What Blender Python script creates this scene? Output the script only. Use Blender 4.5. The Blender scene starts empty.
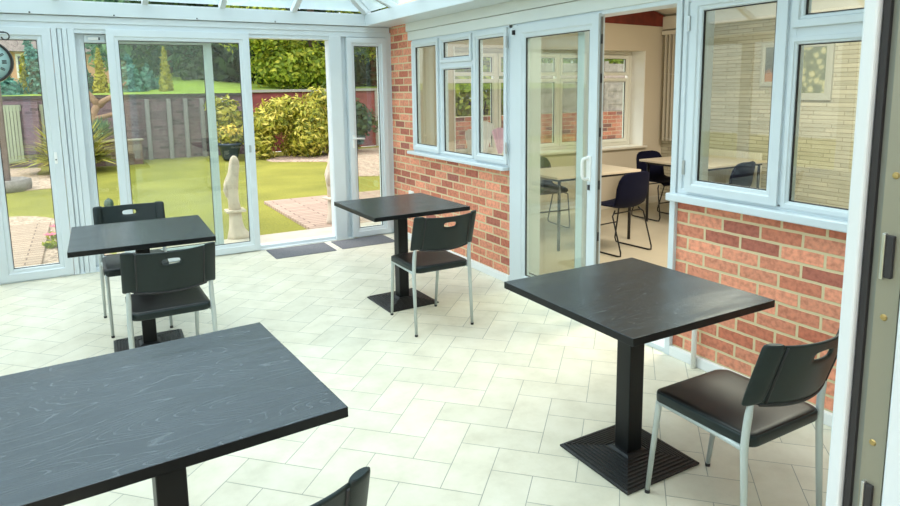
import bpy, bmesh, math, random
from mathutils import Vector, Matrix, noise
random.seed(7)
S = bpy.context.scene
C = S.collection
PI = math.pi

# ------------------------------------------------------------------ materials
def newmat(name):
    m = bpy.data.materials.new(name); m.use_nodes = True
    nt = m.node_tree; b = nt.nodes['Principled BSDF']
    return m, nt, b
def N(nt, t, **kw):
    n = nt.nodes.new(t)
    for k, v in kw.items():
        if k.startswith('i_'):
            n.inputs[k[2:].replace('_', ' ')].default_value = v
        else: setattr(n, k, v)
    return n
def ramp(nt, stops):
    r = nt.nodes.new('ShaderNodeValToRGB')
    e = r.color_ramp.elements
    while len(e) > 1: e.remove(e[-1])
    e[0].position = stops[0][0]; e[0].color = (*stops[0][1], 1)
    for p, c in stops[1:]:
        x = e.new(p); x.color = (*c, 1)
    return r
def coords(nt, scale=(1,1,1), kind='Object', rot=(0,0,0)):
    tc = nt.nodes.new('ShaderNodeTexCoord'); mp = nt.nodes.new('ShaderNodeMapping')
    mp.inputs['Scale'].default_value = scale; mp.inputs['Rotation'].default_value = rot
    nt.links.new(tc.outputs[kind], mp.inputs['Vector']); return mp.outputs['Vector']
def plain(name, col, rough=.5, metal=0, spec=.5, nscale=0, namt=.12, bump=0, coat=0):
    m, nt, b = newmat(name)
    b.inputs['Base Color'].default_value = (*col, 1); b.inputs['Roughness'].default_value = rough
    b.inputs['Metallic'].default_value = metal; b.inputs['Specular IOR Level'].default_value = spec
    b.inputs['Coat Weight'].default_value = coat
    if nscale:
        v = coords(nt)
        n = N(nt, 'ShaderNodeTexNoise'); n.inputs['Scale'].default_value = nscale; n.inputs['Detail'].default_value = 5
        nt.links.new(v, n.inputs['Vector'])
        r = ramp(nt, [(.3, tuple(c*(1-namt) for c in col)), (.7, tuple(min(1, c*(1+namt)) for c in col))])
        nt.links.new(n.outputs['Fac'], r.inputs['Fac']); nt.links.new(r.outputs['Color'], b.inputs['Base Color'])
        if bump:
            bp = N(nt, 'ShaderNodeBump'); bp.inputs['Strength'].default_value = bump; bp.inputs['Distance'].default_value = .01
            nt.links.new(n.outputs['Fac'], bp.inputs['Height']); nt.links.new(bp.outputs['Normal'], b.inputs['Normal'])
    return m
def glassmat(name, tint=(.93, .96, .95), refl=.05, gcol=(1,1,1)):
    m = bpy.data.materials.new(name); m.use_nodes = True; nt = m.node_tree; nt.nodes.clear()
    out = nt.nodes.new('ShaderNodeOutputMaterial'); mix = nt.nodes.new('ShaderNodeMixShader')
    tr = nt.nodes.new('ShaderNodeBsdfTransparent'); gl = nt.nodes.new('ShaderNodeBsdfGlossy')
    tr.inputs['Color'].default_value = (*tint, 1); gl.inputs['Roughness'].default_value = 0.0; gl.inputs['Color'].default_value = (*gcol, 1)
    lw = nt.nodes.new('ShaderNodeLayerWeight'); lw.inputs['Blend'].default_value = .5
    p = N(nt, 'ShaderNodeMath', operation='POWER'); p.inputs[1].default_value = 5
    a = N(nt, 'ShaderNodeMath', operation='MULTIPLY_ADD'); a.inputs[1].default_value = .9; a.inputs[2].default_value = refl
    nt.links.new(lw.outputs['Facing'], p.inputs[0]); nt.links.new(p.outputs[0], a.inputs[0])
    nt.links.new(a.outputs[0], mix.inputs['Fac']); nt.links.new(tr.outputs[0], mix.inputs[1]); nt.links.new(gl.outputs[0], mix.inputs[2])
    nt.links.new(mix.outputs[0], out.inputs['Surface']); return m
def brickmat(name, c1, c2, mortar, axes='yz', bw=.225, rh=.075, ms=.010, zoff=0.0, dark=(.2,.08,.07)):
    m, nt, b = newmat(name)
    tc = nt.nodes.new('ShaderNodeTexCoord'); sep = nt.nodes.new('ShaderNodeSeparateXYZ'); cb = nt.nodes.new('ShaderNodeCombineXYZ')
    nt.links.new(tc.outputs['Object'], sep.inputs[0])
    if axes == 'yz': nt.links.new(sep.outputs['Y'], cb.inputs['X'])
    elif axes == 'xz': nt.links.new(sep.outputs['X'], cb.inputs['X'])
    else:
        ad = N(nt, 'ShaderNodeMath', operation='ADD'); nt.links.new(sep.outputs['X'], ad.inputs[0]); nt.links.new(sep.outputs['Y'], ad.inputs[1]); nt.links.new(ad.outputs[0], cb.inputs['X'])
    az = N(nt, 'ShaderNodeMath', operation='ADD'); az.inputs[1].default_value = zoff
    nt.links.new(sep.outputs['Z'], az.inputs[0]); nt.links.new(az.outputs[0], cb.inputs['Y'])
    # wobble
    nz = N(nt, 'ShaderNodeTexNoise'); nz.inputs['Scale'].default_value = 14; nt.links.new(cb.outputs[0], nz.inputs['Vector'])
    vm = N(nt, 'ShaderNodeVectorMath', operation='MULTIPLY_ADD'); vm.inputs[1].default_value = (.006,.006,0)
    nt.links.new(nz.outputs['Color'], vm.inputs[0]); nt.links.new(cb.outputs[0], vm.inputs[2])
    br = nt.nodes.new('ShaderNodeTexBrick'); br.inputs['Scale'].default_value = 1
    br.inputs['Brick Width'].default_value = bw; br.inputs['Row Height'].default_value = rh; br.inputs['Mortar Size'].default_value = ms/2*1.2
    br.inputs['Mortar Smooth'].default_value = .25
    br.inputs['Color1'].default_value = (0,0,0,1); br.inputs['Color2'].default_value = (1,1,1,1); br.inputs['Mortar'].default_value = (.5,.5,.5,1)
    nt.links.new(vm.outputs[0], br.inputs['Vector'])
    r = ramp(nt, [(0, dark), (.18, c1), (.6, c2), (1, tuple(min(1, c*1.25) for c in c2))])
    nt.links.new(br.outputs['Color'], r.inputs['Fac'])
    n2 = N(nt, 'ShaderNodeTexNoise'); n2.inputs['Scale'].default_value = 38; n2.inputs['Detail'].default_value = 9; nt.links.new(cb.outputs[0], n2.inputs['Vector'])
    r2 = ramp(nt, [(.32, (.66,.60,.58)), (.55, (1.0,1.0,1.0)), (.7, (1.12,1.08,1.02))]); nt.links.new(n2.outputs['Fac'], r2.inputs['Fac'])
    mu = N(nt, 'ShaderNodeMixRGB', blend_type='MULTIPLY'); mu.inputs['Fac'].default_value = .8
    nt.links.new(r.outputs['Color'], mu.inputs['Color1']); nt.links.new(r2.outputs['Color'], mu.inputs['Color2'])
    mx = N(nt, 'ShaderNodeMixRGB'); mx.inputs['Color2'].default_value = (*mortar, 1)
    nt.links.new(br.outputs['Fac'], mx.inputs['Fac']); nt.links.new(mu.outputs['Color'], mx.inputs['Color1'])
    nt.links.new(mx.outputs['Color'], b.inputs['Base Color']); b.inputs['Roughness'].default_value = .85
    inv = N(nt, 'ShaderNodeMath', operation='MULTIPLY_ADD'); inv.inputs[1].default_value = -1; nt.links.new(br.outputs['Fac'], inv.inputs[0])
    n3 = N(nt, 'ShaderNodeMath', operation='MULTIPLY'); n3.inputs[1].default_value = .5; nt.links.new(n2.outputs['Fac'], n3.inputs[0]); nt.links.new(n3.outputs[0], inv.inputs[2])
    bp = N(nt, 'ShaderNodeBump'); bp.inputs['Strength'].default_value = .7; bp.inputs['Distance'].default_value = .006
    nt.links.new(inv.outputs[0], bp.inputs['Height']); nt.links.new(bp.outputs['Normal'], b.inputs['Normal'])
    return m
def leafmat(name, cols, trans=.35):
    m = bpy.data.materials.new(name); m.use_nodes = True; nt = m.node_tree; b = nt.nodes['Principled BSDF']
    g = nt.nodes.new('ShaderNodeNewGeometry')
    r = ramp(nt, [(i/(len(cols)-1), c) for i, c in enumerate(cols)])
    nt.links.new(g.outputs['Random Per Island'], r.inputs['Fac']); nt.links.new(r.outputs['Color'], b.inputs['Base Color'])
    b.inputs['Roughness'].default_value = .6
    tl = nt.nodes.new('ShaderNodeBsdfTranslucent'); nt.links.new(r.outputs['Color'], tl.inputs['Color'])
    mx = nt.nodes.new('ShaderNodeMixShader'); mx.inputs['Fac'].default_value = trans
    out = nt.nodes['Material Output']
    nt.links.new(b.outputs[0], mx.inputs[1]); nt.links.new(tl.outputs[0], mx.inputs[2]); nt.links.new(mx.outputs[0], out.inputs['Surface'])
    return m

UPVC = plain('white_upvc', (.64,.705,.74), .32, nscale=2, namt=.02)
UPVC_C = plain('cream_upvc', (.78,.78,.70), .4)
RUBBER = plain('black_rubber', (.02,.02,.022), .6)
CLADDING = plain('white_cladding', (.72,.75,.72), .4, nscale=1.5, namt=.03)
GLASS = glassmat('window_glass', (.90,.95,.93), .055)
GLASS_D = glassmat('patio_glass', (.93,.96,.925), .06)
ROOFGLASS = glassmat('roof_glass', (.72,.88,.92), .10)
_nt = ROOFGLASS.node_tree; _o = _nt.nodes['Material Output']; _l = _o.inputs[0].links[0].from_socket
_t = _nt.nodes.new('ShaderNodeBsdfTranslucent'); _t.inputs['Color'].default_value = (.62,.86,.92,1); _m = _nt.nodes.new('ShaderNodeMixShader'); _m.inputs['Fac'].default_value = .34
_nt.links.new(_l, _m.inputs[1]); _nt.links.new(_t.outputs[0], _m.inputs[2]); _nt.links.new(_m.outputs[0], _o.inputs[0])
METAL_P = plain('silver_grey_powder', (.50,.55,.54), .38, metal=.25)
BLACKPL = plain('dark_plastic', (.007,.015,.015), .42, spec=.35, nscale=350, namt=.25, bump=.05)
SEATPL = plain('seat_plastic', (.010,.009,.0085), .36, spec=.5, nscale=400, namt=.2, bump=.08)
CASTIRON = plain('black_cast_iron', (.006,.006,.007), .45, nscale=120, namt=.3, bump=.2)
COLUMN = plain('black_column', (.006,.007,.008), .4, spec=.3)
CHROME = plain('steel', (.55,.57,.56), .3, metal=.9)
BRASS = plain('brass', (.45,.34,.14), .4, metal=.8)
WHITEP = plain('white_plastic', (.85,.86,.84), .35)
BRICK = brickmat('orange_red_brick', (.56,.17,.10), (.72,.29,.18), (.68,.56,.34), 'yz', zoff=.01, dark=(.38,.13,.10), ms=.013)
BRICKX = brickmat('garden_brick', (.42,.12,.08), (.52,.18,.11), (.55,.42,.3), 'xz')
PURPLEBR = brickmat('purple_brick', (.13,.085,.12), (.19,.12,.16), (.20,.15,.19), 'xz', dark=(.07,.045,.07))
BEIGE = plain('beige_paint', (.62,.55,.43), .8, nscale=1.2, namt=.03)
CREAMP = plain('cream_paint', (.74,.70,.60), .7)
REDWOOD = plain('dark_red_wood', (.16,.022,.012), .5, nscale=9, namt=.3)
NAVY = plain('navy_plastic', (.003,.004,.018), .65, spec=.12)
WIRE = plain('black_wire', (.006,.006,.008), .4)
BEIGETOP = plain('beige_laminate', (.60,.52,.40), .35)

def tablemat():
    m, nt, b = newmat('black_ash_laminate')
    v = coords(nt, (1, 1, 1))
    n1 = N(nt, 'ShaderNodeTexNoise'); n1.inputs['Scale'].default_value = 1.0; n1.inputs['Detail'].default_value = 1.5
    mp = nt.nodes.new('ShaderNodeMapping'); mp.inputs['Scale'].default_value = (1.1, 6.5, 1)
    nt.links.new(v, mp.inputs['Vector']); nt.links.new(mp.outputs[0], n1.inputs['Vector'])
    mm = N(nt, 'ShaderNodeMath', operation='MULTIPLY'); mm.inputs[1].default_value = 44
    nt.links.new(n1.outputs['Fac'], mm.inputs[0])
    fr = N(nt, 'ShaderNodeMath', operation='FRACT'); nt.links.new(mm.outputs[0], fr.inputs[0])
    n2 = N(nt, 'ShaderNodeTexNoise'); n2.inputs['Scale'].default_value = 1; n2.inputs['Detail'].default_value = 8
    mp2 = nt.nodes.new('ShaderNodeMapping'); mp2.inputs['Scale'].default_value = (12, 260, 1)
    nt.links.new(v, mp2.inputs['Vector']); nt.links.new(mp2.outputs[0], n2.inputs['Vector'])
    r = ramp(nt, [(0, (.019,.024,.030)), (.75, (.015,.020,.025)), (.90, (.065,.074,.082)), (1, (.015,.02,.025))])
    nt.links.new(fr.outputs[0], r.inputs['Fac'])
    mx = N(nt, 'ShaderNodeMixRGB', blend_type='MULTIPLY'); mx.inputs['Fac'].default_value = .55
    r2 = ramp(nt, [(.35, (.4,.4,.4)), (.65, (1.9,1.9,1.9))]); nt.links.new(n2.outputs['Fac'], r2.inputs['Fac'])
    nt.links.new(r.outputs['Color'], mx.inputs['Color1']); nt.links.new(r2.outputs['Color'], mx.inputs['Color2'])
    nt.links.new(mx.outputs[0], b.inputs['Base Color'])
    b.inputs['Roughness'].default_value = .27; b.inputs['Specular IOR Level'].default_value = .85
    ad = N(nt, 'ShaderNodeMath', operation='MULTIPLY_ADD'); ad.inputs[1].default_value = .5
    nt.links.new(fr.outputs[0], ad.inputs[0]); nt.links.new(n2.outputs['Fac'], ad.inputs[2])
    bp = N(nt, 'ShaderNodeBump'); bp.inputs['Strength'].default_value = .2; bp.inputs['Distance'].default_value = .002
    nt.links.new(ad.outputs[0], bp.inputs['Height']); nt.links.new(bp.outputs['Normal'], b.inputs['Normal'])
    return m
TABLE = tablemat()
def tilemat():
    m, nt, b = newmat('stone_tile')
    g = nt.nodes.new('ShaderNodeNewGeometry')
    v = coords(nt)
    n = N(nt, 'ShaderNodeTexNoise'); n.inputs['Scale'].default_value = 5; n.inputs['Detail'].default_value = 8; n.inputs['Roughness'].default_value = .65
    nt.links.new(v, n.inputs['Vector'])
    r = ramp(nt, [(.30, (.66,.615,.49)), (.5, (.75,.705,.575)), (.7, (.81,.765,.645))])
    nt.links.new(n.outputs['Fac'], r.inputs['Fac'])
    rr = ramp(nt, [(0, (.90,.91,.90)), (1, (1.0,1.0,.99))]); nt.links.new(g.outputs['Random Per Island'], rr.inputs['Fac'])
    mx = N(nt, 'ShaderNodeMixRGB', blend_type='MULTIPLY'); mx.inputs['Fac'].default_value = 1
    nt.links.new(r.outputs[0], mx.inputs['Color1']); nt.links.new(rr.outputs[0], mx.inputs['Color2'])
    nt.links.new(mx.outputs[0], b.inputs['Base Color']); b.inputs['Roughness'].default_value = .38
    n2 = N(nt, 'ShaderNodeTexNoise'); n2.inputs['Scale'].default_value = 60; n2.inputs['Detail'].default_value = 4; nt.links.new(v, n2.inputs['Vector'])
    bp = N(nt, 'ShaderNodeBump'); bp.inputs['Strength'].default_value = .06; bp.inputs['Distance'].default_value = .003
    nt.links.new(n2.outputs['Fac'], bp.inputs['Height']); nt.links.new(bp.outputs['Normal'], b.inputs['Normal'])
    return m
TILE = tilemat()
GROUT = plain('grey_grout', (.36,.36,.31), .9)
def lawnmat():
    m, nt, b = newmat('lawn_grass')
    v = coords(nt)
    n = N(nt, 'ShaderNodeTexNoise'); n.inputs['Scale'].default_value = .9; n.inputs['Detail'].default_value = 6; nt.links.new(v, n.inputs['Vector'])
    n2 = N(nt, 'ShaderNodeTexNoise'); n2.inputs['Scale'].default_value = 40; n2.inputs['Detail'].default_value = 6; nt.links.new(v, n2.inputs['Vector'])
    r = ramp(nt, [(.3, (.205,.21,.022)), (.7, (.33,.32,.042))]); nt.links.new(n.outputs['Fac'], r.inputs['Fac'])
    r2 = ramp(nt, [(.3, (.6,.62,.5)), (.7, (1.2,1.2,1.15))]); nt.links.new(n2.outputs['Fac'], r2.inputs['Fac'])
    mx = N(nt, 'ShaderNodeMixRGB', blend_type='MULTIPLY'); mx.inputs['Fac'].default_value = .8
    nt.links.new(r.outputs[0], mx.inputs['Color1']); nt.links.new(r2.outputs[0], mx.inputs['Color2']); nt.links.new(mx.outputs[0], b.inputs['Base Color'])
    b.inputs['Roughness'].default_value = .9
    bp = N(nt, 'ShaderNodeBump'); bp.inputs['Strength'].default_value = .8; bp.inputs['Distance'].default_value = .03
    nt.links.new(n2.outputs['Fac'], bp.inputs['Height']); nt.links.new(bp.outputs['Normal'], b.inputs['Normal'])
    return m
LAWN = lawnmat()
def gravelmat(name, base, sc=28):
    m, nt, b = newmat(name)
    v = coords(nt); vo = nt.nodes.new('ShaderNodeTexVoronoi'); vo.inputs['Scale'].default_value = sc; nt.links.new(v, vo.inputs['Vector'])
    sp = nt.nodes.new('ShaderNodeSeparateColor'); nt.links.new(vo.outputs['Color'], sp.inputs[0])
    r = ramp(nt, [(0, tuple(c*.6 for c in base)), (.5, base), (1, tuple(min(1, c*1.35) for c in base))])
    nt.links.new(sp.outputs[0], r.inputs['Fac']); nt.links.new(r.outputs[0], b.inputs['Base Color']); b.inputs['Roughness'].default_value = .9
    bp = N(nt, 'ShaderNodeBump'); bp.inputs['Strength'].default_value = .8; bp.inputs['Distance'].default_value = .02; bp.invert = True
    nt.links.new(vo.outputs['Distance'], bp.inputs['Height']); nt.links.new(bp.outputs['Normal'], b.inputs['Normal'])
    return m
GRAVEL = gravelmat('pink_gravel', (.47,.36,.28))
def pavemat(name, col, mortar, bw, rh):
    m, nt, b = newmat(name)
    v = coords(nt); br = nt.nodes.new('ShaderNodeTexBrick'); br.inputs['Scale'].default_value = 1
    br.inputs['Brick Width'].default_value = bw; br.inputs['Row Height'].default_value = rh; br.inputs['Mortar Size'].default_value = .008
    br.inputs['Color1'].default_value = (*col, 1); br.inputs['Color2'].default_value = (*[c*.82 for c in col], 1); br.inputs['Mortar'].default_value = (*mortar, 1)
    nt.links.new(v, br.inputs['Vector']); nt.links.new(br.outputs['Color'], b.inputs['Base Color']); b.inputs['Roughness'].default_value = .8
    return m
DECK = pavemat('pink_deck_boards', (.47,.35,.265), (.16,.10,.08), .6, .11)
DECK2 = pavemat('pale_deck_boards', (.56,.42,.32), (.16,.11,.09), .6, .11)
CONC = plain('pale_concrete', (.52,.47,.39), .8, nscale=6, namt=.1)
def matmat():
    m, nt, b = newmat('ribbed_mat')
    v = coords(nt); w = nt.nodes.new('ShaderNodeTexWave'); w.inputs['Scale'].default_value = 28; w.inputs['Distortion'].default_value = 1.5; w.bands_direction = 'Y'
    nt.links.new(v, w.inputs['Vector'])
    r = ramp(nt, [(.2, (.075,.08,.092)), (.8, (.20,.205,.22))]); nt.links.new(w.outputs['Fac'], r.inputs['Fac'])
    nt.links.new(r.outputs[0], b.inputs['Base Color']); b.inputs['Roughness'].default_value = .9
    return m
MATM = matmat()
def stonewall():
    m, nt, b = newmat('stacked_slate_wallpaper')
    tc = nt.nodes.new('ShaderNodeTexCoord'); sep = nt.nodes.new('ShaderNodeSeparateXYZ'); cb = nt.nodes.new('ShaderNodeCombineXYZ')
    nt.links.new(tc.outputs['Object'], sep.inputs[0]); nt.links.new(sep.outputs['Y'], cb.inputs['X']); nt.links.new(sep.outputs['Z'], cb.inputs['Y'])
    br = nt.nodes.new('ShaderNodeTexBrick'); br.inputs['Scale'].default_value = 1; br.inputs['Brick Width'].default_value = .33; br.inputs['Row Height'].default_value = .045
    br.inputs['Mortar Size'].default_value = .004; br.inputs['Color1'].default_value = (.46,.43,.33,1); br.inputs['Color2'].default_value = (.60,.56,.44,1); br.inputs['Mortar'].default_value = (.32,.29,.22,1)
    br.offset = .37; br.squash = 1.6; br.squash_frequency = 3
    nt.links.new(cb.outputs[0], br.inputs['Vector'])
    n = N(nt, 'ShaderNodeTexNoise'); n.inputs['Scale'].default_value = 6; n.inputs['Detail'].default_value = 6
    mp = nt.nodes.new('ShaderNodeMapping'); mp.inputs['Scale'].default_value = (.6, 6, 1); nt.links.new(cb.outputs[0], mp.inputs[0]); nt.links.new(mp.outputs[0], n.inputs[0])
    r = ramp(nt, [(.3, (.78,.78,.76)), (.7, (1.1,1.1,1.08))]); nt.links.new(n.outputs[0], r.inputs[0])
    mx = N(nt, 'ShaderNodeMixRGB', blend_type='MULTIPLY'); mx.inputs['Fac'].default_value = .8
    nt.links.new(br.outputs['Color'], mx.inputs['Color1']); nt.links.new(r.outputs[0], mx.inputs['Color2']); nt.links.new(mx.outputs[0], b.inputs['Base Color'])
    b.inputs['Roughness'].default_value = .7
    return m
STONEW = stonewall()

# ------------------------------------------------------------------ mesh builder
class MB:
    def __init__(s): s.v = []; s.f = []; s.mi = []; s.sm = []
    def add(s, vs, fs, mi=0, smooth=False):
        o = len(s.v); s.v += [tuple(p) for p in vs]
        for f in fs: s.f.append([i+o for i in f]); s.mi.append(mi); s.sm.append(smooth)
        return s
    def box(s, x0, x1, y0, y1, z0, z1, mi=0):
        vs = [(x0,y0,z0),(x1,y0,z0),(x1,y1,z0),(x0,y1,z0),(x0,y0,z1),(x1,y0,z1),(x1,y1,z1),(x0,y1,z1)]
        return s.add(vs, [(0,3,2,1),(4,5,6,7),(0,1,5,4),(1,2,6,5),(2,3,7,6),(3,0,4,7)], mi)
    def beam(s, a, b, w, h, mi=0):
        a = Vector(a); b = Vector(b); d = (b-a).normalized(); up = Vector((0,0,1))
        if abs(d.z) > .95: up = Vector((0,1,0))
        r = d.cross(up).normalized()*w/2; u = r.cross(d).normalized()*h/2
        vs = [a-r-u, a+r-u, a+r+u, a-r+u, b-r-u, b+r-u, b+r+u, b-r+u]
        return s.add(vs, [(0,1,2,3),(7,6,5,4),(0,4,5,1),(1,5,6,2),(2,6,7,3),(3,7,4,0)], mi)
    def tube(s, pts, r, seg=12, mi=0, caps=True):
        pts = [Vector(p) for p in pts]; n = len(pts)
        rs = r if isinstance(r, (list, tuple)) else [r]*n
        t0 = (pts[1]-pts[0]).normalized(); up = Vector((0,0,1)) if abs(t0.z) < .9 else Vector((1,0,0))
        a = t0.cross(up).normalized(); vs = []
        for i, p in enumerate(pts):
            t = ((pts[min(i+1,n-1)]-p).normalized() + (p-pts[max(i-1,0)]).normalized()).normalized()
            a = (a - t*a.dot(t)).normalized(); b = t.cross(a)
            for k in range(seg):
                an = 2*PI*k/seg; vs.append(p + (a*math.cos(an)+b*math.sin(an))*rs[i])
        fs = [(i*seg+k, i*seg+(k+1)%seg, (i+1)*seg+(k+1)%seg, (i+1)*seg+k) for i in range(n-1) for k in range(seg)]
        s.add(vs, fs, mi, True)
        if caps:
            o = len(s.v)-len(vs); s.f.append([o+k for k in range(seg)][::-1]); s.mi.append(mi); s.sm.append(False)
            s.f.append([o+(n-1)*seg+k for k in range(seg)]); s.mi.append(mi); s.sm.append(False)
        return s
    def loft(s, rings, mi=0, smooth=True, close=True):
        n = len(rings[0]); vs = [p for r in rings for p in r]
        fs = [(i*n+k, i*n+(k+1)%n, (i+1)*n+(k+1)%n, (i+1)*n+k) for i in range(len(rings)-1) for k in range(n)]
        s.add(vs, fs, mi, smooth)
        if close:
            o = len(s.v)-len(vs); s.f.append([o+k for k in range(n)][::-1]); s.mi.append(mi); s.sm.append(False)
            s.f.append([o+(len(rings)-1)*n+k for k in range(n)]); s.mi.append(mi); s.sm.append(False)
        return s
    def lathe(s, prof, c=(0,0,0), seg=24, mi=0):
        rings = [[(c[0]+r*math.cos(2*PI*k/seg), c[1]+r*math.sin(2*PI*k/seg), c[2]+z) for k in range(seg)] for r, z in prof]
        return s.loft(rings, mi)
    def build(s, name, mats, parent=None, world=True, bevel=0, loc=None, kind=None, seg=2):
        off = Vector((0,0,0))
        if parent is not None and world: off = parent.matrix_basis.translation.copy()
        if loc is not None: off = Vector(loc)
        me = bpy.data.meshes.new(name)
        me.from_pydata([tuple(Vector(p)-off) for p in s.v], [], s.f)
        for m in (mats if isinstance(mats, (list, tuple)) else [mats]): me.materials.append(m)
        for p, i, sm in zip(me.polygons, s.mi, s.sm): p.material_index = i; p.use_smooth = sm
        bm = bmesh.new(); bm.from_mesh(me); bmesh.ops.recalc_face_normals(bm, faces=bm.faces); bm.to_mesh(me); bm.free()
        o = bpy.data.objects.new(name, me); C.objects.link(o)
        if parent is not None: o.parent = parent
        elif loc is not None: o.location = loc
        if bevel:
            b = o.modifiers.new('bevel', 'BEVEL'); b.width = bevel; b.segments = seg; b.limit_method = 'ANGLE'; b.angle_limit = math.radians(35)
        if kind: o['kind'] = kind
        return o
def empty(name, loc, rz=0):
    o = bpy.data.objects.new(name, None); C.objects.link(o); o.location = loc; o.rotation_euler = (0,0,rz); o.empty_display_size = .1
    return o
def thing(name, label, cat, loc, rz=0, group=None):
    o = empty(name, loc, rz); return tag(o, label, cat, group)
def tag(o, label, cat, group=None):
    o['label'] = label; o['category'] = cat
    if group: o['group'] = group
    return o
def struct(o): o['kind'] = 'structure'; return o
def copy_tree(o, parent=None):
    c = o.copy(); C.objects.link(c)
    if parent is not None: c.parent = parent
    for ch in list(o.children): copy_tree(ch, c)
    return c
def roundrect(w, d, r, n=6, cx=0, cy=0, taper=0):
    pts = []
    for sx, sy, a0 in ((1,1,0),(-1,1,90),(-1,-1,180),(1,-1,270)):
        for k in range(n+1):
            a = math.radians(a0+90*k/n)
            x = sx*(w/2-r)+r*math.cos(a); y = sy*(d/2-r)+r*math.sin(a)
            pts.append((cx + x*(1+taper*y/d), cy + y))
    return pts

# frame ring lofted round a rectangle. axis 'x': plane x=const, spans (y,z); axis 'y': plane y=const, spans (x,z)
def ring(mb, axis, a0, a1, z0, z1, w, d0, d1, mi=0, cham=.008):
    prof = [(0,d0),(w*.62,d0),(w*.70,d0+(d1-d0)*.14),(w*.94,d0+(d1-d0)*.18),(w,d0+(d1-d0)*.32),(w,d1),(0,d1)]
    corners = [(1,1),(-1,1),(-1,-1),(1,-1)]
    rings = []
    for ins, dd in prof:
        r = []
        for ca, cz in ((0,0),(1,0),(1,1),(0,1)):
            a = (a0+ins) if ca == 0 else (a1-ins); z = (z0+ins) if cz == 0 else (z1-ins)
            r.append((dd, a, z) if axis == 'x' else (a, dd, z))
        rings.append(r)
    rings.append(rings[0])
    vs = [p for r in rings[:-1] for p in r]; n = len(rings)-1; fs = []
    for i in range(n):
        for k in range(4):
            fs.append((i*4+k, i*4+(k+1)%4, ((i+1)%n)*4+(k+1)%4, ((i+1)%n)*4+k))
    mb.add(vs, fs, mi); return mb
def pane(mb, axis, a0, a1, z0, z1, d, t=.006):
    if axis == 'x': mb.box(d, d+t, a0, a1, z0, z1)
    else: mb.box(a0, a1, d, d+t, z0, z1)
    return mb
def sash(parent, name, axis, a0, a1, z0, z1, w, d0, d1, glass=GLASS, mat=UPVC, gk=True):
    """frame + rubber gasket + glass, as a part with sub-parts"""
    f = ring(MB(), axis, a0, a1, z0, z1, w, d0, d1).build(name, mat, parent, bevel=.002)
    g = MB(); dm = d0+(d1-d0)*.33; e = .005
    for b in ((a0+w-.002, a0+w+e, z0+w, z1-w), (a1-w-e, a1-w+.002, z0+w, z1-w)):
        g.box(*( (dm, dm+.012, b[0], b[1]) if axis == 'x' else (b[0], b[1], dm, dm+.012)), b[2], b[3])
    for b in ((z0+w-.002, z0+w+e), (z1-w-e, z1-w+.002)):
        g.box(*((dm, dm+.012, a0+w, a1-w) if axis == 'x' else (a0+w, a1-w, dm, dm+.012)), b[0], b[1])
    off = Vector(parent.location)
    go = g.build('gasket', RUBBER, None); go.parent = f
    for v in go.data.vertices: v.co -= off
    p = pane(MB(), axis, a0+w-.004, a1-w+.004, z0+w-.004, z1-w+.004, (d0+d1)/2-.003).build('glass_pane', glass, None); p.parent = f
    for v in p.data.vertices: v.co -= off
    return f
def sub(mb, name, mat, part, root, bevel=0):
    o = mb.build(name, mat, None, bevel=bevel); off = Vector(root.location)
    for v in o.data.vertices: v.co -= off
    o.parent = part; return o

# ------------------------------------------------------------------ camera
cam = bpy.data.cameras.new('camera'); co = bpy.data.objects.new('camera', cam); C.objects.link(co); S.camera = co
yaw, pit, rol = -0.515529, 0.145262, -0.0130053
cy, sy, cp, sp, cr, sr = math.cos(yaw), math.sin(yaw), math.cos(pit), math.sin(pit), math.cos(rol), math.sin(rol)
F = Vector((-sy*cp, cy*cp, -sp)); R0 = Vector((cy, sy, 0)); U0 = R0.cross(F)
R1 = cr*R0+sr*U0; U1 = -sr*R0+cr*U0
co.matrix_world = Matrix(((R1.x, U1.x, -F.x, 0), (R1.y, U1.y, -F.y, 0), (R1.z, U1.z, -F.z, 1.6), (0,0,0,1)))
cam.sensor_width = 36; cam.lens = 645.74/900*36; cam.shift_y = (182.46-253)/900; cam.shift_x = 0
cam.clip_start = .02; cam.clip_end = 300

# ------------------------------------------------------------------ floor (herringbone tiles)
XL, XR, YF, YB = -1.35, 2.93, .30, 6.52
def clip(poly, x0, x1, y0, y1):
    def cl(p, f, inter):
        out = []
        for i in range(len(p)):
            a, b = p[i-1], p[i]
            if f(b):
                if not f(a): out.append(inter(a, b))
                out.append(b)
            elif f(a): out.append(inter(a, b))
        return out
    for ax, lim, sgn in ((0,x0,1),(0,x1,-1),(1,y0,1),(1,y1,-1)):
        def f(q): return sgn*(q[ax]-lim) >= 0
        def it(a, b):
            t = (lim-a[ax])/(b[ax]-a[ax]); return (a[0]+(b[0]-a[0])*t, a[1]+(b[1]-a[1])*t)
        poly = cl(poly, f, it)
        if len(poly) < 3: return None
    return poly
fl = MB(); a = .1237*math.sqrt(2); OX, OY = 1.507, 2.489; g = .0016
fl.add([(XL-.1,YF-1.6,-.0012),(XR+.1,YF-1.6,-.0012),(XR+.1,YB,-.0012),(XL-.1,YB,-.0012)], [(0,1,2,3)], 1)
for i in range(-40, 41):
    for j in range(-40, 41):
        k = (i-j+2) % 4
        if k == 0: r = (i, i+2, j, j+1)
        elif k == 3: r = (i, i+1, j, j+2)
        else: continue
        u0, u1, v0, v1 = r[0]*a+g, r[1]*a-g, r[2]*a+g, r[3]*a-g
        q = [(OX+(u-v)/math.sqrt(2), OY+(u+v)/math.sqrt(2)) for u, v in ((u0,v0),(u1,v0),(u1,v1),(u0,v1))]
        q = clip(q, XL-.1, XR+.06, YF-1.6, YB)
        if q: fl.add([(x, y, 0) for x, y in q], [tuple(range(len(q)))], 0)
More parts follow.
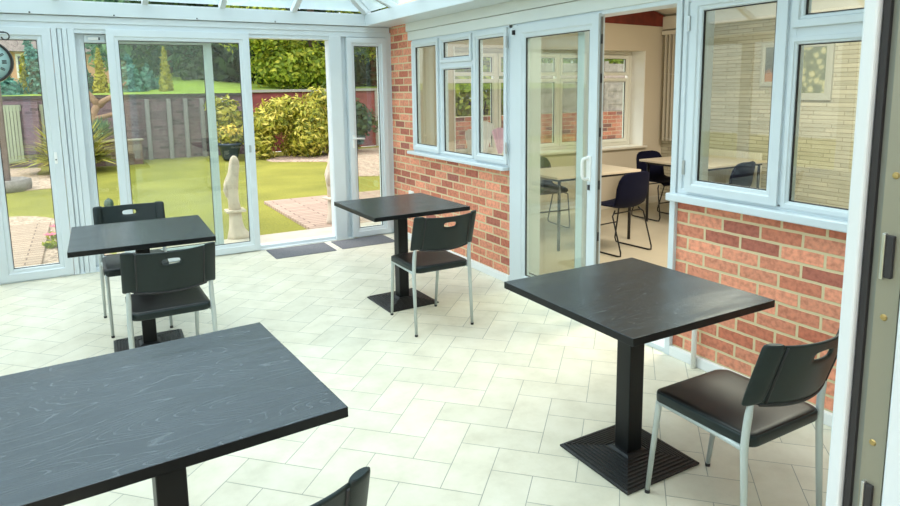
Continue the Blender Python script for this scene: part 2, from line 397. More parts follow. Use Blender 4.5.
fl.add([(XL-.1,YF-1.6,-.15),(XR+.1,YF-1.6,-.15),(XR+.1,YB,-.15),(XL-.1,YB,-.15)], [(0,3,2,1)], 1)
struct(fl.build('floor', [TILE, GROUT]))
struct(MB().box(3.19, 6.9, -.2, 6.27, -.15, 0).build('dining_floor', plain('beige_vinyl', (.50,.45,.34), .3, nscale=3, namt=.06)))
struct(MB().box(2.99, 3.19, 2.57, 4.23, -.15, 0.0).build('door_threshold', UPVC))

# ------------------------------------------------------------------ right brick wall
wr = MB()
for y0, y1, z0, z1 in ((5.95,6.60,-.15,2.26),(4.23,5.95,-.15,.93),(.30,2.57,-.15,.945),(.30,.95,.945,2.26),
                       (4.23,5.95,2.08,2.26),(2.57,4.23,2.08,2.26),(.95,2.57,2.08,2.26)):
    wr.box(2.962, 2.992, y0, y1, z0, z1, 0); wr.box(2.992, 3.19, y0, y1, z0, z1, 1)
wr.box(3.12, 3.19, -.2, 6.6, 2.26, 3.2, 1); wr.box(3.12,3.19,-.2,.3,-.15,2.26,1)
struct(wr.build('wall_right', [BRICK, BEIGE]))
# fascia cladding + soffit + box beam over the right wall
t = MB(); t.box(2.938, 2.962, .30, 6.02, 2.078, 2.165); t.box(2.932, 2.962, .30, 6.05, 2.169, 2.252)
struct(t.build('trim_1', CLADDING, bevel=.003))
t = MB(); t.box(2.66, 2.95, .30, 6.46, 2.252, 2.372)
struct(t.build('trim_2', UPVC, bevel=.004))
struct(MB().box(XL, 3.1, 6.45, 6.64, 2.25, 2.372).build('trim_3', UPVC, bevel=.004))
struct(MB().box(XL, 2.945, 6.475, 6.64, 2.190, 2.246).build('trim_4', UPVC, bevel=.003))
sk = MB(); sk.box(2.937, 2.962, 4.24, 6.47, 0, .066); sk.box(2.937, 2.962, .3, 2.565, 0, .062)
struct(sk.build('baseboard_right', plain('white_gloss', (.82,.84,.84), .3), bevel=.004))
sc = MB()
for x in (.32, 1.0, 1.72, -.3):
    sc.lathe([(.001,0),(.007,.001),(.006,.004),(.001,.005)], (0,0,0), 10)
    for k in range(len(sc.v)-40, len(sc.v)):
        vx, vy, vz = sc.v[k]; sc.v[k] = (x+vx, 6.449-vz, 2.262+vy)
struct(sc.build('screw_caps', RUBBER))

# ------------------------------------------------------------------ window 1 (three lights over the brick) -- right wall
def sill(name, y0, y1, z0, z1, xf):
    o = struct(MB().box(xf, 2.97, y0, y1, z0, z1).build(name, UPVC, bevel=.006, seg=3)); return o
w1 = struct(empty('window_1', (2.93, 5.09, .955)))
fr = MB(); ring(fr, 'x', 4.235, 5.945, .965, 2.078, .028, 2.918, 2.985)
fr.box(2.918, 2.985, 5.325, 5.385, .99, 2.055); fr.box(2.918, 2.985, 4.738, 4.792, .99, 2.055); fr.box(2.918, 2.985, 4.792, 5.325, 1.785, 1.84)
fr.build('frame', UPVC, w1, bevel=.002)
sash(w1, 'casement', 'x', 5.375, 5.925, .985, 2.06, .058, 2.900, 2.965)
sash(w1, 'fixed_light', 'x', 4.782, 5.335, .985, 1.795, .026, 2.912, 2.96)
sash(w1, 'top_light', 'x', 4.782, 5.335, 1.83, 2.06, .045, 2.900, 2.965)
cs = sash(w1, 'casement', 'x', 4.250, 4.748, .985, 2.06, .060, 2.900, 2.965)
h = MB()
for z in (1.12, 1.95): h.box(2.892, 2.902, 4.236, 4.252, z-.045, z+.045)
sub(h, 'hinge', CHROME, cs, w1)
struct(MB().box(2.89, 2.965, 4.25, 6.0, .935, .965).build('trim_5', UPVC, bevel=.007, seg=3))

# window 2 (right part)
w2 = struct(empty('window_2', (2.93, 1.8, .97)))
fr = MB(); ring(fr, 'x', .97, 2.548, .985, 2.078, .045, 2.918, 2.985)
fr.box(2.918, 2.985, 1.885, 1.955, 1.0, 2.06); fr.box(2.918, 2.985, .99, 1.885, 1.800, 1.875)
fr.build('frame', UPVC, w2, bevel=.002)
cs = sash(w2, 'casement', 'x', 1.925, 2.485, 1.003, 2.062, .068, 2.900, 2.965)
h = MB()
for z in (1.14, 1.93): h.box(2.890, 2.902, 2.484, 2.498, z-.04, z+.04)
sub(h, 'hinge', CHROME, cs, w2)
sash(w2, 'fixed_light', 'x', .985, 1.912, 1.000, 1.815, .034, 2.912, 2.96)
sash(w2, 'top_light', 'x', .985, 1.905, 1.858, 2.062, .055, 2.900, 2.965)
struct(MB().box(2.895, 2.965, .95, 2.590, .942, .985).build('trim_6', UPVC, bevel=.007, seg=3))
# upright trim between doorway and brick
struct(MB().box(2.936, 2.966, 2.553, 2.592, 0, 2.078).build('trim_7', UPVC, bevel=.003))

# ------------------------------------------------------------------ door 1: sliding door to dining room
d1 = struct(empty('door_1', (2.93, 3.4, 0)))
fr = MB(); fr.box(2.905, 2.99, 4.150, 4.232, 0, 2.078); fr.box(2.885, 2.915, 4.11, 4.165, 0.02, 2.07); fr.box(2.905, 2.99, 2.592, 2.597, 0, 2.078)
fr.box(2.905, 3.05, 2.592, 4.232, 2.052, 2.078); fr.box(2.905, 3.05, 2.60, 4.2, 0, .028)
fr.box(2.99, 3.19, 2.57, 2.60, 0, 2.078); fr.box(2.99, 3.19, 4.2, 4.23, 0, 2.078)
fr.build('frame', UPVC, d1, bevel=.002)
sl = sash(d1, 'sliding_sash', 'x', 3.205, 4.105, .030, 2.062, .098, 2.880, 2.935, GLASS_D)
sash(d1, 'fixed_sash', 'x', 3.43, 4.25, .030, 2.062, .085, 2.965, 3.02, GLASS_D)
h = MB(); yh = 3.268
h.tube([(2.880, yh, 1.125),(2.850, yh+.008, 1.125),(2.838, yh+.014, 1.118),(2.834, yh+.018, 1.10),(2.834, yh+.018, 1.01),(2.838, yh+.014, .992),(2.850, yh+.008, .985),(2.880, yh, .985)], .0105, 10)
h.box(2.872, 2.881, yh-.022, yh+.018, .97, 1.14)
sub(h, 'handle', WHITEP, sl, d1)
h = MB(); h.box(2.874, 2.881, yh-.010, yh+.008, .91, .945); sub(h, 'keyhole', RUBBER, sl, d1)
h = MB(); h.box(2.898, 2.916, 3.200, 3.206, .05, 2.04)
sub(h, 'lock_strip', plain('grey_metal', (.25,.26,.25), .4, metal=.6), sl, d1)
h = MB()
for z in (.25,.6,.95,1.3,1.65,1.9): h.box(2.901, 2.913, 3.196, 3.201, z-.03, z+.03)
sub(h, 'lock_keep', RUBBER, sl, d1)
h = MB(); h.box(2.868, 2.888, 4.128, 4.15, 1.995, 2.03); h.build('stopper', RUBBER, d1, bevel=.003)

w1.location.x += .028; w2.location.x += .028; d1.location.x += .042
# ------------------------------------------------------------------ back wall glazing (y=6.5)
Y0, Y1 = 6.485, 6.56
fb = MB()
fb.box(XL, 2.99, Y0, Y1+.05, 2.140, 2.192)                       # head
fb.box(XL, 2.99, Y0, Y1+.05, -.15, .012)
struct(fb.build('trim_8', UPVC, bevel=.002))
fb = MB(); fb.box(-.165, -.125, Y0-.006, Y1+.03, .0, 2.145); fb.box(-.120, -.088, Y0+.008, Y1+.03, .0, 2.145); fb.box(-.084, -.048, Y0-.004, Y1+.03, .0, 2.145)
fb.box(-.165, -.046, Y0+.03, Y1+.03, 0, 2.145)
struct(fb.build('trim_9', UPVC, bevel=.005))
# door 2: hinged glazed door at left, and the same again outside the picture on its left
def garden_door(n, x0, x1, glass=GLASS_D):
    d = struct(empty('door_%d' % n, ((x0+x1)/2, Y0, 0)))
    s = sash(d, 'leaf', 'y', x0, x1, .012, 2.145, .062, Y0-.012, Y1, glass)
    h = MB(); hx = x1-.04
    h.box(hx-.010, hx+.010, Y0-.019, Y0-.011, 1.00, 1.09)
    sub(h, 'lock_plate', WHITEP, s, d, .003)
    h = MB(); h.lathe([(.001,0),(.006,0),(.006,.004),(.001,.004)], (0,0,0), 10); 
    h.v = [(hx+vx, Y0-.019-vz, 1.03+vy) for vx, vy, vz in h.v]
    sub(h, 'keyhole', RUBBER, s, d)
    return d
def leafd(n, x0, x1, w, lock):
    d = struct(empty('door_%d' % n, ((x0+x1)/2, Y0, 0)))
    s = sash(d, 'leaf', 'y', x0, x1, .012, 2.145, w, Y0-.012, Y1, GLASS_D)
    if lock:
        hx = x1-.05
        sub(MB().box(hx-.011, hx+.011, Y0-.021, Y0-.011, 1.00, 1.10), 'lock_plate', WHITEP, s, d, .003)
        h = MB().lathe([(.001,0),(.006,0),(.006,.004),(.001,.004)], (0,0,0), 10)
        h.v = [(hx+vx, Y0-.021-vz, 1.035+vy) for vx, vy, vz in h.v]
        sub(h, 'keyhole', RUBBER, s, d)
    return d
leafd(2, -.712, -.168, .104, True)
leafd(3, XL+.02, -.722, .10, False)
# door 4: big sliding patio door. frame, rear (outer) sash, front sash slid left, opening at right
d4 = struct(empty('door_4', (1.2, Y0, 0)))
fr = MB(); fr.box(-.046, .005, Y0-.004, 6.62, .0, 2.145); fr.box(2.27, 2.400, Y0-.004, 6.62, .0, 2.145)
fr.box(0, 2.28, Y0+.01, 6.62, 2.105, 2.142); fr.box(0, 2.28, Y0+.03, 6.62, .005, .040)
fr.box(2.266, 2.272, 6.50, 6.60, .04, 2.105)
fr.build('frame', UPVC, d4, bevel=.003)
rs_ = sash(d4, 'rear_sash', 'y', -.002, 1.13, .042, 2.105, .075, 6.56, 6.605, GLASS_D)
v = MB(); v.box(.075, .235, 6.545, 6.56, 2.035, 2.10); sub(v, 'vent_panel', UPVC, rs_, d4, .003)
v = MB(); v.box(.105, .185, 6.530, 6.546, 2.055, 2.078, 0); v.box(.186, .198, 6.530, 6.546, 2.055, 2.078, 1); sub(v, 'vent_slider', [WHITEP, RUBBER], rs_, d4, .003)
fs_ = sash(d4, 'front_sash', 'y', .243, 1.462, .012, 2.145, .094, 6.462, 6.52, GLASS_D)
v = MB(); v.box(1.402, 1.424, 6.452, 6.463, 1.0, 1.07); sub(v, 'lock_plate', plain('grey_lock', (.4,.45,.45), .4), fs_, d4, .003)
# door 5: narrow glazed door beside the brick pier
d5 = struct(empty('door_5', (2.68, Y0, 0)))
fr = MB(); fr.box(2.402, 2.452, Y0+.04, Y1+.03, 0, 2.145); fr.box(2.905, 2.99, Y0+.0, Y1+.03, 0, 2.145)
fr.build('frame', UPVC, d5, bevel=.003)
s5 = sash(d5, 'leaf', 'y', 2.452, 2.905, .012, 2.135, .088, Y0-.02, Y1-.01, GLASS_D)
h = MB(); h.box(2.482, 2.504, Y0-.030, Y0-.019, .98, 1.12); h.tube([(2.493, Y0-.03, 1.085),(2.493, Y0-.062, 1.085),(2.50, Y0-.07, 1.085),(2.60, Y0-.07, 1.080)], .009, 10)
sub(h, 'handle', WHITEP, s5, d5, 0)

# ------------------------------------------------------------------ left and rear walls (beyond the frame, but they light and reflect)
wl = MB(); wl.box(XL-.12, XL, .3, 6.6, -.15, .55)
struct(wl.build('wall_left', CLADDING))
w3 = struct(empty('window_3', (XL, 3.4, .55)))
for k in range(5):
    y0 = .32+k*1.245; sash(w3, 'fixed_light', 'x', y0, y0+1.24, .56, 2.19, .07, XL-.07, XL-.01)
struct(MB().box(XL-.14, XL+.03, .3, 6.6, .53, .56).build('trim_10', UPVC, bevel=.004))
struct(MB().box(XL-.1, XL+.16, .3, 6.46, 2.20, 2.372).build('trim_11', UPVC, bevel=.004))
wn = MB()
wn.box(XL-.12, -.75, .14, .30, -.15, 3.3); wn.box(.86, 3.12, .14, .30, -.15, 3.3); wn.box(-.75, .86, .14, .30, 2.15, 3.3)
struct(wn.build('wall_near', plain('cream_render', (.70,.68,.60), .85)))
struct(MB().box(-2.5, 3.1, -1.55, -1.45, -.15, 2.6).build('wall_behind', BEIGE))

# near door post with lock keeps (right edge of picture)
dp = struct(empty('door_6', (.80, .38, 0)))
P = MB()
P.box(.752, .86, .391, .407, 0, 2.15)                # lit conservatory-side flange
MB().box(.765, .86, .346, .391, 0, 2.15).build('inner_channel', plain('grey_olive_recess', (.22,.24,.21), .45), dp)  # recess coloured a darker grey-olive than the white frame
P.box(.752, .86, .318, .346, 0, 2.15)
P.build('frame', UPVC, dp, bevel=.003)
MB().box(.759, .766, .382, .390, 0, 2.15).build('weather_seal', RUBBER, dp, bevel=.001)
st = MB().box(.7605, .7655, .350, .374, .2, 2.05).build('keep_strip', plain('aged_metal', (.30,.295,.235), .45, metal=.5), dp)
kp = MB()
for z in (1.41, 1.115, 1.75, .7): kp.box(.755, .762, .366, .370, z-.026, z+.026, 0); kp.box(.756, .7625, .358, .366, z-.024, z+.024, 1)
sub(kp, 'lock_keep', [CHROME, RUBBER], st, dp, .001)
sw = MB()
for z in (1.50, 1.34, 1.19, 1.64, 1.02):
    b = MB().lathe([(.0005,0),(.004,0),(.003,.0015),(.0005,.0018)], (0,0,0), 10); sw.add([(.7605-vz, .3635+vx, z+vy) for vx, vy, vz in b.v], b.f)
sub(sw, 'screw', BRASS, st, dp)
struct(MB().box(-.75, .86, .31, .43, 2.15, 2.2).build('trim_12', UPVC, bevel=.003))
struct(MB().box(-.80, -.70, .31, .43, 0, 2.2).build('trim_13', UPVC, bevel=.003))

# ------------------------------------------------------------------ roof
RX0, RX1, RYB, RZ, SL = XL+.1, 2.72, 6.50, 2.372, .47
rcx = (RX0+RX1)/2; half = (RX1-RX0)/2; zr = RZ+half*SL; ry = RYB-half
ce = MB()
tk = .0
def quad(pts): ce.add(pts, [tuple(range(len(pts)))])
quad([(RX0,RYB,RZ+.03),(RX1,RYB,RZ+.03),(rcx,ry,zr+.03)])
quad([(RX1,RYB,RZ+.03),(RX1,.3,RZ+.03),(rcx,.3,zr+.03),(rcx,ry,zr+.03)])
quad([(RX0,.3,RZ+.03),(RX0,RYB,RZ+.03),(rcx,ry,zr+.03),(rcx,.3,zr+.03)])
struct(ce.build('ceiling', ROOFGLASS))
rf = MB()
rf.beam((RX1,RYB,RZ-.0), (rcx,ry,zr), .055, .07); rf.beam((RX0,RYB,RZ), (rcx,ry,zr), .055, .07)
rf.beam((rcx,ry,zr), (rcx,.3,zr), .07, .10)
for x in (-.78,-.11,.574,1.232,1.914):
    d = half-abs(x-rcx); rf.beam((x,RYB,RZ), (x,RYB-d,RZ+d*SL), .05, .06)
for k in range(10):
    y = 5.80-.66*k
    if y < .4: break
    d = min(half, RYB-y)
    for e, sg in ((RX1,-1),(RX0,1)): rf.beam((e,y,RZ), (e+sg*d,y,RZ+d*SL), .05, .06)
struct(rf.build('trim_14', UPVC, bevel=.003))
rg = MB()
rg.beam((RX1+.0,RYB,RZ+.038), (rcx,ry,zr+.038), .07, .02)
for k in range(10):
    y = 5.80-.66*k
    if y < .4: break
    d = min(half, RYB-y); rg.beam((RX1-.0,y+.03,RZ-.0), (RX1-d,y+.03,RZ+d*SL), .012, .062)
struct(rg.build('trim_15', plain('dark_grey_gasket', (.07,.08,.085), .5)))

# ------------------------------------------------------------------ dining room shell
dw = MB()   # far wall with window
WX0, WX1, WZ0, WZ1 = 3.62, 6.54, .80, 2.05
for x0, x1, z0, z1 in ((3.12,WX0,-.15,2.45),(WX1,7.1,-.15,2.45),(WX0,WX1,-.15,WZ0),(WX0,WX1,WZ1,2.45)): dw.box(x0, x1, 6.27, 6.60, z0, z1)
struct(dw.build('wall_dining_far', BEIGE))
struct(MB().box(3.55, 6.58, 6.215, 6.50, .775, .802).build('trim_16', CREAMP, bevel=.005))
gb = MB(); gb.add([(3.15,6.26,2.43),(6.9,6.26,2.37),(6.9,6.26,2.50),(5.2,6.26,3.05),(3.15,6.26,2.55),(3.15,6.6,2.43),(6.9,6.6,2.37),(6.9,6.6,2.5),(5.2,6.6,3.05),(3.15,6.6,2.55)],
    [(0,1,2,3,4),(9,8,7,6,5),(0,5,6,1),(1,6,7,2),(2,7,8,3),(3,8,9,4),(4,9,5,0)])
struct(gb.build('wall_dining_gable', REDWOOD))
struct(MB().box(6.9, 7.1, -.2, 6.6, -.15, 2.55).build('wall_dining_right', STONEW))
struct(MB().box(6.84, 6.9, -.2, 6.27, 2.33, 2.50).build('trim_17', CREAMP, bevel=.01))
struct(MB().box(3.12, 7.1, -.3, -.2, -.15, 3.1).build('wall_dining_near', BEIGE))
cl = MB(); cl.add([(3.12,-.3,2.56),(3.12,6.6,2.56),(5.2,6.6,3.07),(5.2,-.3,3.07),(7.1,-.3,2.46),(7.1,6.6,2.46)], [(0,1,2,3),(3,2,5,4)])
o = struct(cl.build('dining_ceiling', CREAMP)); md = o.modifiers.new('solid', 'SOLIDIFY'); md.thickness = .08; md.offset = 1
struct(MB().box(6.875, 6.9, -.2, 6.27, 0, .09).build('baseboard_right_dining', CREAMP))
struct(MB().box(3.19, 6.9, 6.25, 6.27, 0, .09).build('baseboard_far', CREAMP))
lin = MB(); lin.box(6.528, 6.542, 6.262, 6.50, .802, 2.05); lin.box(3.615, 3.63, 6.262, 6.50, .802, 2.05); struct(lin.build('trim_18', plain('bright_white_paint', (.86,.85,.80), .6)))
w4 = struct(empty('window_4', (5.0, 6.5, .8)))
fr = MB(); ring(fr, 'y', WX0, WX1, .80, WZ1, .06, 6.50, 6.56)
xs = [WX0+.05, 4.34, 5.28, 5.78, WX1-.05]
for x in xs[1:-1]: fr.box(x-.035, x+.035, 6.50, 6.56, .84, 2.0)
fr.build('frame', UPVC_C, w4, bevel=.002)
for a_, b_ in zip(xs[:-1], xs[1:]):
    sash(w4, 'casement', 'y', a_+.02, b_-.02, .845, 1.70, .045, 6.485, 6.54, mat=UPVC_C)
    sash(w4, 'top_light', 'y', a_+.02, b_-.02, 1.735, 2.0, .045, 6.485, 6.54, mat=UPVC_C)
h = MB(); h.box(3.94, 3.955, 6.465, 6.487, 1.40, 1.44); h.tube([(3.947,6.46,1.42),(3.947,6.44,1.42),(3.95,6.435,1.42),(3.95,6.432,1.56)], .008, 8)
h.build('handle', RUBBER, w4)
h = MB(); h.tube([(4.12,6.46,1.30),(4.13,6.44,1.36),(4.14,6.435,1.44)], .008, 8); h.box(4.12,4.145,6.46,6.487,1.28,1.33); h.build('handle', RUBBER, w4)

# ------------------------------------------------------------------ bistro tables
GT = 'square black tables in the conservatory'
def make_table():
    root = empty('bistro_table', (0,0,0))
    W = .382
    tt = MB().box(-W, W, -W, W, .718, .748); tt.mi = [1,0,1,1,1,1]; tt.build('tabletop', [TABLE, COLUMN], root, bevel=.0022)
    MB().box(-.13, .13, -.13, .13, .710, .718).build('mounting_plate', COLUMN, root)
    MB().box(-.04, .04, -.04, .04, .03, .711).build('column', COLUMN, root, bevel=.004)
    b = MB(); lev = [(.205,.0),(.205,.008)]; hw = .205; z = .008
    rr = [(.203,0),(.205,.003),(.205,.010),(.198,.013)]
    n = 8; w = .192; z = .013
    for k in range(n):
        rr += [(w,z),(w-.002,z+.0055),(w-.009,z+.0055),(w-.011,z+.001)]; w -= .0165; z += .0028
    rr += [(w,z),(w-.01,z+.006),(.035,z+.008)]
    rings = [[(sx*r, sy*r, zz) for sx, sy in ((-1,-1),(1,-1),(1,1),(-1,1))] for r, zz in rr]
    b.loft(rings, smooth=False); b.build('base', CASTIRON, root)
    return root
tabs = [((1.955, 1.905, 0), 0.0, 'square black wood-grain table nearest the brick wall, ribbed base fully in view'),
        ((2.015, 4.315, 0), 0.02, 'square black table standing before the brick wall and narrow garden door'),
        ((.262, 4.345, 0), -.02, 'square black table with a chair on both sides near the patio doors'),
        ((.137, 1.938, 0), 0.065, 'black table with its top filling the near left foreground')]
tproto = make_table()
for i, (l, rz, lab) in enumerate(tabs):
    o = tproto if i == 0 else copy_tree(tproto)
    o.location = l; o.rotation_euler = (0,0,rz); tag(o, lab, 'table', GT)
    o.scale = ((1.014,1.014,1), (.99,.99,1), (1,1,1), (1.055,1.028,1))[i]

# ------------------------------------------------------------------ chairs
def bend(x, z):      # plan curve and lean of the backrest; returns y
    return -.312 + .052*(x/.2)**2 - (z-.735)*.30
def back_panel():
    zc = .715; n = 72; m = 12; hw = .045; hr = .0165
    xw, zb, zt = .190, .574, .794
    mb = MB(); t = .007
    fr_, bk = [], []
    def outer(an):
        dx, dz = math.cos(an), math.sin(an)
        # ray to rectangle (rounded a little by superellipse blend)
        hz = (zt-zc) if dz > 0 else (zc-zb)
        s = min(xw/abs(dx) if abs(dx) > 1e-6 else 1e9, hz/abs(dz) if abs(dz) > 1e-6 else 1e9)
        return dx*s, dz*s
    def inner(an):
        dx, dz = math.cos(an), math.sin(an); k = hw-hr
        # stadium
        x = k*(1 if dx > 0 else -1)*min(1, abs(dx)*1.6) + hr*dx; return x, hr*dz*1.0
    cx = .0
    angs = []
    ca = [math.atan2(zt-zc, xw), PI-math.atan2(zt-zc, xw), PI+math.atan2(zc-zb, xw), 2*PI-math.atan2(zc-zb, xw)]
    base = [2*PI*k/n for k in range(n)]
    for c_ in ca:
        j = min(range(n), key=lambda q: abs(base[q]-c_)); base[j] = c_
    rings_f, rings_b = [], []
    for j in range(m+1):
        u = j/m; rf_, rb_ = [], []
        for an in base:
            ix, iz = inner(an); ox, oz = outer(an)
            x = ix+(ox-ix)*u; z = zc+.022+iz+(oz-iz-.022)*u
            # sagging edges
            if u > 0:
                e = 1-(x/xw)**2
                z += u*(-.004*e if oz > 0 else -.012*e) * min(1, abs(oz)/.07)
            y = bend(x, z); ed = t*(.6 if j in (0, m) else 1)
            rf_.append((x, y+ed, z)); rb_.append((x, y-ed, z))
        rings_f.append(rf_); rings_b.append(rb_)
    allr = rings_f + rings_b[::-1]; nn = len(base)
    vs = [p for r in allr for p in r]; L = len(allr)
    fs = [(i*nn+k, i*nn+(k+1)%nn, ((i+1)%L)*nn+(k+1)%nn, ((i+1)%L)*nn+k) for i in range(L) for k in range(nn)]
    mb.add(vs, fs, 0, True); return mb
def wing(sx):
    mb = MB(); rings = []
    zs = [.574,.577,.585,.63,.68,.74,.785,.796,.800]
    for i, z in enumerate(zs):
        sh = {0:.55,1:.85,7:.92,8:.7}.get(i, 1)
        xc = sx*.200; yc = bend(xc, z)+.000
        r = []
        for k in range(18):
            a_ = 2*PI*k/18; lx = .036*math.cos(a_)*sh; ly = .017*math.sin(a_)*sh*(1 if math.sin(a_) > 0 else .75)
            th = sx*.56
            r.append((xc+lx*math.cos(th)-ly*math.sin(th), yc+lx*math.sin(th)+ly*math.cos(th), z + (lx*.25*-sx if i < 3 else 0)))
        rings.append(r)
    return mb.loft(rings)
def make_chair():
    root = empty('dining_chair', (0,0,0))
    back_panel().build('backrest', BLACKPL, root)
    for sx in (-1, 1): wing(sx).build('backrest_wing', BLACKPL, root)
    MB().tube([(x, bend(x, .573)-.001, .574-.011*(1-(x/.19)**2)) for x in [-.178+.356*k/16 for k in range(17)]], .0075, 8).build('lower_rim', RUBBER, root)
    for sx in (-1, 1): MB().tube([(sx*.1645, bend(.1645, z)-.0075, z) for z in (.578,.65,.72,.788)], .0042, 8).build('seam', RUBBER, root)
    # seat
    s_ = MB(); rings = []
    for ins, z in ((.014,.412),(.004,.414),(0,.420),(0,.444),(.0015,.449),(.006,.451)):
        rings.append([(x, y, z + (-.012 if z < .43 else -.006)*max(0, (y-.15)/.06)) for x, y in roundrect(.400-2*ins, .425-2*ins, .045-ins*.5, 8, 0, -.005, .0)])
    s_.loft(rings, close=True); s_.build('seat', BLACKPL, root)
    p_ = MB(); rings = []
    for ins, z in ((.007,.449),(.0075,.4535),(.012,.4560),(.03,.4565),(.08,.4545),(.13,.4535)):
        rings.append([(x, y, z - .007*max(0, (y-.13)/.07)) for x, y in roundrect(.400-2*ins, .425-2*ins, max(.012, .043-ins*.3), 8, 0, -.005, .0)])
    p_.loft(rings, close=True); p_.build('seat_pad', SEATPL, root)
    def arcp(pts, n=5):
        # Catmull-like rounding of polyline corners
        pts = [Vector(p) for p in pts]; out = [pts[0]]
        for i in range(1, len(pts)-1):
            a_, b_, c_ = pts[i-1], pts[i], pts[i+1]; d = min((a_-b_).length, (c_-b_).length)*.4
            p0 = b_+(a_-b_).normalized()*d; p1 = b_+(c_-b_).normalized()*d
            for k in range(n+1):
                t = k/n; out.append(p0*(1-t)**2 + b_*2*t*(1-t) + p1*t*t)
        out.append(pts[-1]); return out
    for sx in (-1, 1):
        l = MB().tube([(sx*.178,.232,.012),(sx*.181,.185,.405),(sx*.180,.182,.425)], [.0095,.0125,.0125], 14).build('leg', METAL_P, root)
        f_ = MB().tube([(sx*.178,.2325,0),(sx*.178,.232,.014)], .0105, 12).build('foot_cap', RUBBER, None); f_.parent = l
        pts = arcp([(sx*.213,-.225,.012),(sx*.2095,-.200,.415),(sx*.205,-.202,.50),(sx*.203,bend(.2,.62)+.009,.62)])
        l = MB().tube(pts, [.0095+.0035*min(1, p.z/.4)-(.006 if p.z > .6 else 0) for p in pts], 14).build('leg', METAL_P, root)
        f_ = MB().tube([(sx*.213,-.2255,0),(sx*.213,-.225,.014)], .0105, 12).build('foot_cap', RUBBER, None); f_.parent = l
        MB().tube([(sx*.184,.19,.405),(sx*.190,-.10,.405),(sx*.2065,-.205,.41)], .010, 10).build('seat_rail', METAL_P, root)
    MB().tube([(-.185,.13,.404),(.185,.13,.404)], .009, 10).build('seat_rail', METAL_P, root)
    return root
GC = 'black plastic chairs with silver legs in the conservatory'
chs = [((2.010,1.443,0), 0, 'black chair with oval back slot at the table nearest the low brick wall'),
       ((1.992,3.835,0), 0.0, 'black chair tucked under the middle table in front of the brick wall'),
       ((.335,3.840,0), 0.02, 'black chair seen from behind, on the near side of the left table'),
       ((.243,4.870,0), PI-.01, 'black chair facing the camera on the patio door side of the left table'),
       ((.248,1.470,0), 0, 'black chair cut off at the bottom edge, only its backrest tip showing')]
cproto = make_chair()
for i, (l, rz, lab) in enumerate(chs):
    o = cproto if i == 0 else copy_tree(cproto)
    o.location = l; o.rotation_euler = (0,0,rz); tag(o, lab, 'chair', GC)

# ------------------------------------------------------------------ small things indoors
GM = 'grey ribbed door mats'
for (x0, x1, y0, y1), lab in (((1.510,2.118,6.055,6.455),'grey ribbed door mat before the open patio doorway'),((2.188,2.790,6.075,6.45),'grey ribbed door mat before the narrow glazed door by the bricks')):
    mb = MB(); r = roundrect(x1-x0, y1-y0, .012, 3); ins = roundrect(x1-x0-.02, y1-y0-.02, .008, 3)
    mb.loft([[(x,y,0) for x,y in r],[(x,y,.005) for x,y in r],[(x,y,.007) for x,y in ins]], smooth=False)
    o = mb.build('door_mat', MATM); o.location = ((x0+x1)/2, (y0+y1)/2, 0.0); tag(o, lab, 'mat', GM)
# pipe by low brick wall
pp = thing('wall_pipe', 'short white pipe rising from the floor before the low brick wall', 'pipe', (2.905, 2.375, 0))
MB().tube([(2.918,2.362,0.0),(2.918,2.362,.43),(2.925,2.362,.455),(2.95,2.362,.46)], .015, 12).build('tube', WHITEP, pp)
MB().box(2.942,2.962,2.335,2.39,.445,.475).build('wall_plate', WHITEP, pp, bevel=.002)
so = thing('wall_socket', 'small white socket low on the brick wall behind the middle table', 'socket', (2.945, 6.04, .50))
MB().box(2.942, 2.962, 5.99, 6.09, .465, .535).build('faceplate', WHITEP, so, bevel=.006)
MB().box(2.932, 2.943, 6.01, 6.07, .475, .50).build('plug', WHITEP, so, bevel=.004)

# clock hanging inside at the left
ck = thing('hanging_clock', 'round black-rimmed double-sided clock hanging from a scrolled bracket at left edge', 'clock', (-.572, 6.10, 1.84))
cc = Vector((-.585, 6.10, 1.842))
def ylathe(prof, seg=48):
    b = MB().lathe(prof, (0,0,0), seg); b.v = [(cc.x+vx, cc.y-vz, cc.z+vy) for vx, vy, vz in b.v]; return b
R_ = .164
ylathe([(R_*.93,-.045),(R_,-.04),(R_,.04),(R_*.97,.05),(R_*.90,.045),(R_*.88,.03),(R_*.88,-.03),(R_*.93,-.045)]).build('rim', plain('black_enamel', (.012,.01,.012), .3), ck)
ylathe([(.001,-.034),(R_*.89,-.034),(R_*.89,.034),(.001,.034)]).build('dial', plain('pale_green_dial', (.42,.62,.60), .5), ck)
nm = MB()
for k in range(12):
    a_ = PI/2-k*PI/6; d = Vector((math.cos(a_), 0, math.sin(a_))); q = Vector((-d.z, 0, d.x)); 
    cnt = [2,1,2,3,2,1,2,3,4,2,1,2][k]
    for j in range(cnt):
        o_ = (j-(cnt-1)/2)*.010; p0 = cc+d*.092+q*o_+Vector((0,-.0365,0)); p1 = cc+d*.122+q*o_+Vector((0,-.0365,0)); nm.beam(p0, p1, .0035, .005)
    nm.build('numeral', RUBBER, ck); nm = MB()
hd = MB(); hd.beam(cc+Vector((0,-.039,0)), cc+Vector((.06,-.039,.03)), .004, .009); hd.beam(cc+Vector((0,-.041,0)), cc+Vector((-.03,-.041,.10)), .004, .007); hd.build('hand', RUBBER, ck)
br_ = MB()
br_.tube([(XL+.01,6.10,2.065),(-1.0,6.10,2.068),(-.46,6.10,2.068)], .006, 8)
pts = [(-.46+.032*math.sin(t)*(1-t*.07), 6.10, 2.068-.032+.032*math.cos(t)*(1-t*.07)) for t in [k*.35 for k in range(14)]]
br_.tube(pts, .005, 8); br_.tube([(-.572,6.10,2.07),(-.572,6.10,1.995)], .006, 8)
pts = [(XL+.012+.28*(k/12)+.02, 6.10, 1.80+.26*math.sin(k/12*PI/2)) for k in range(13)]
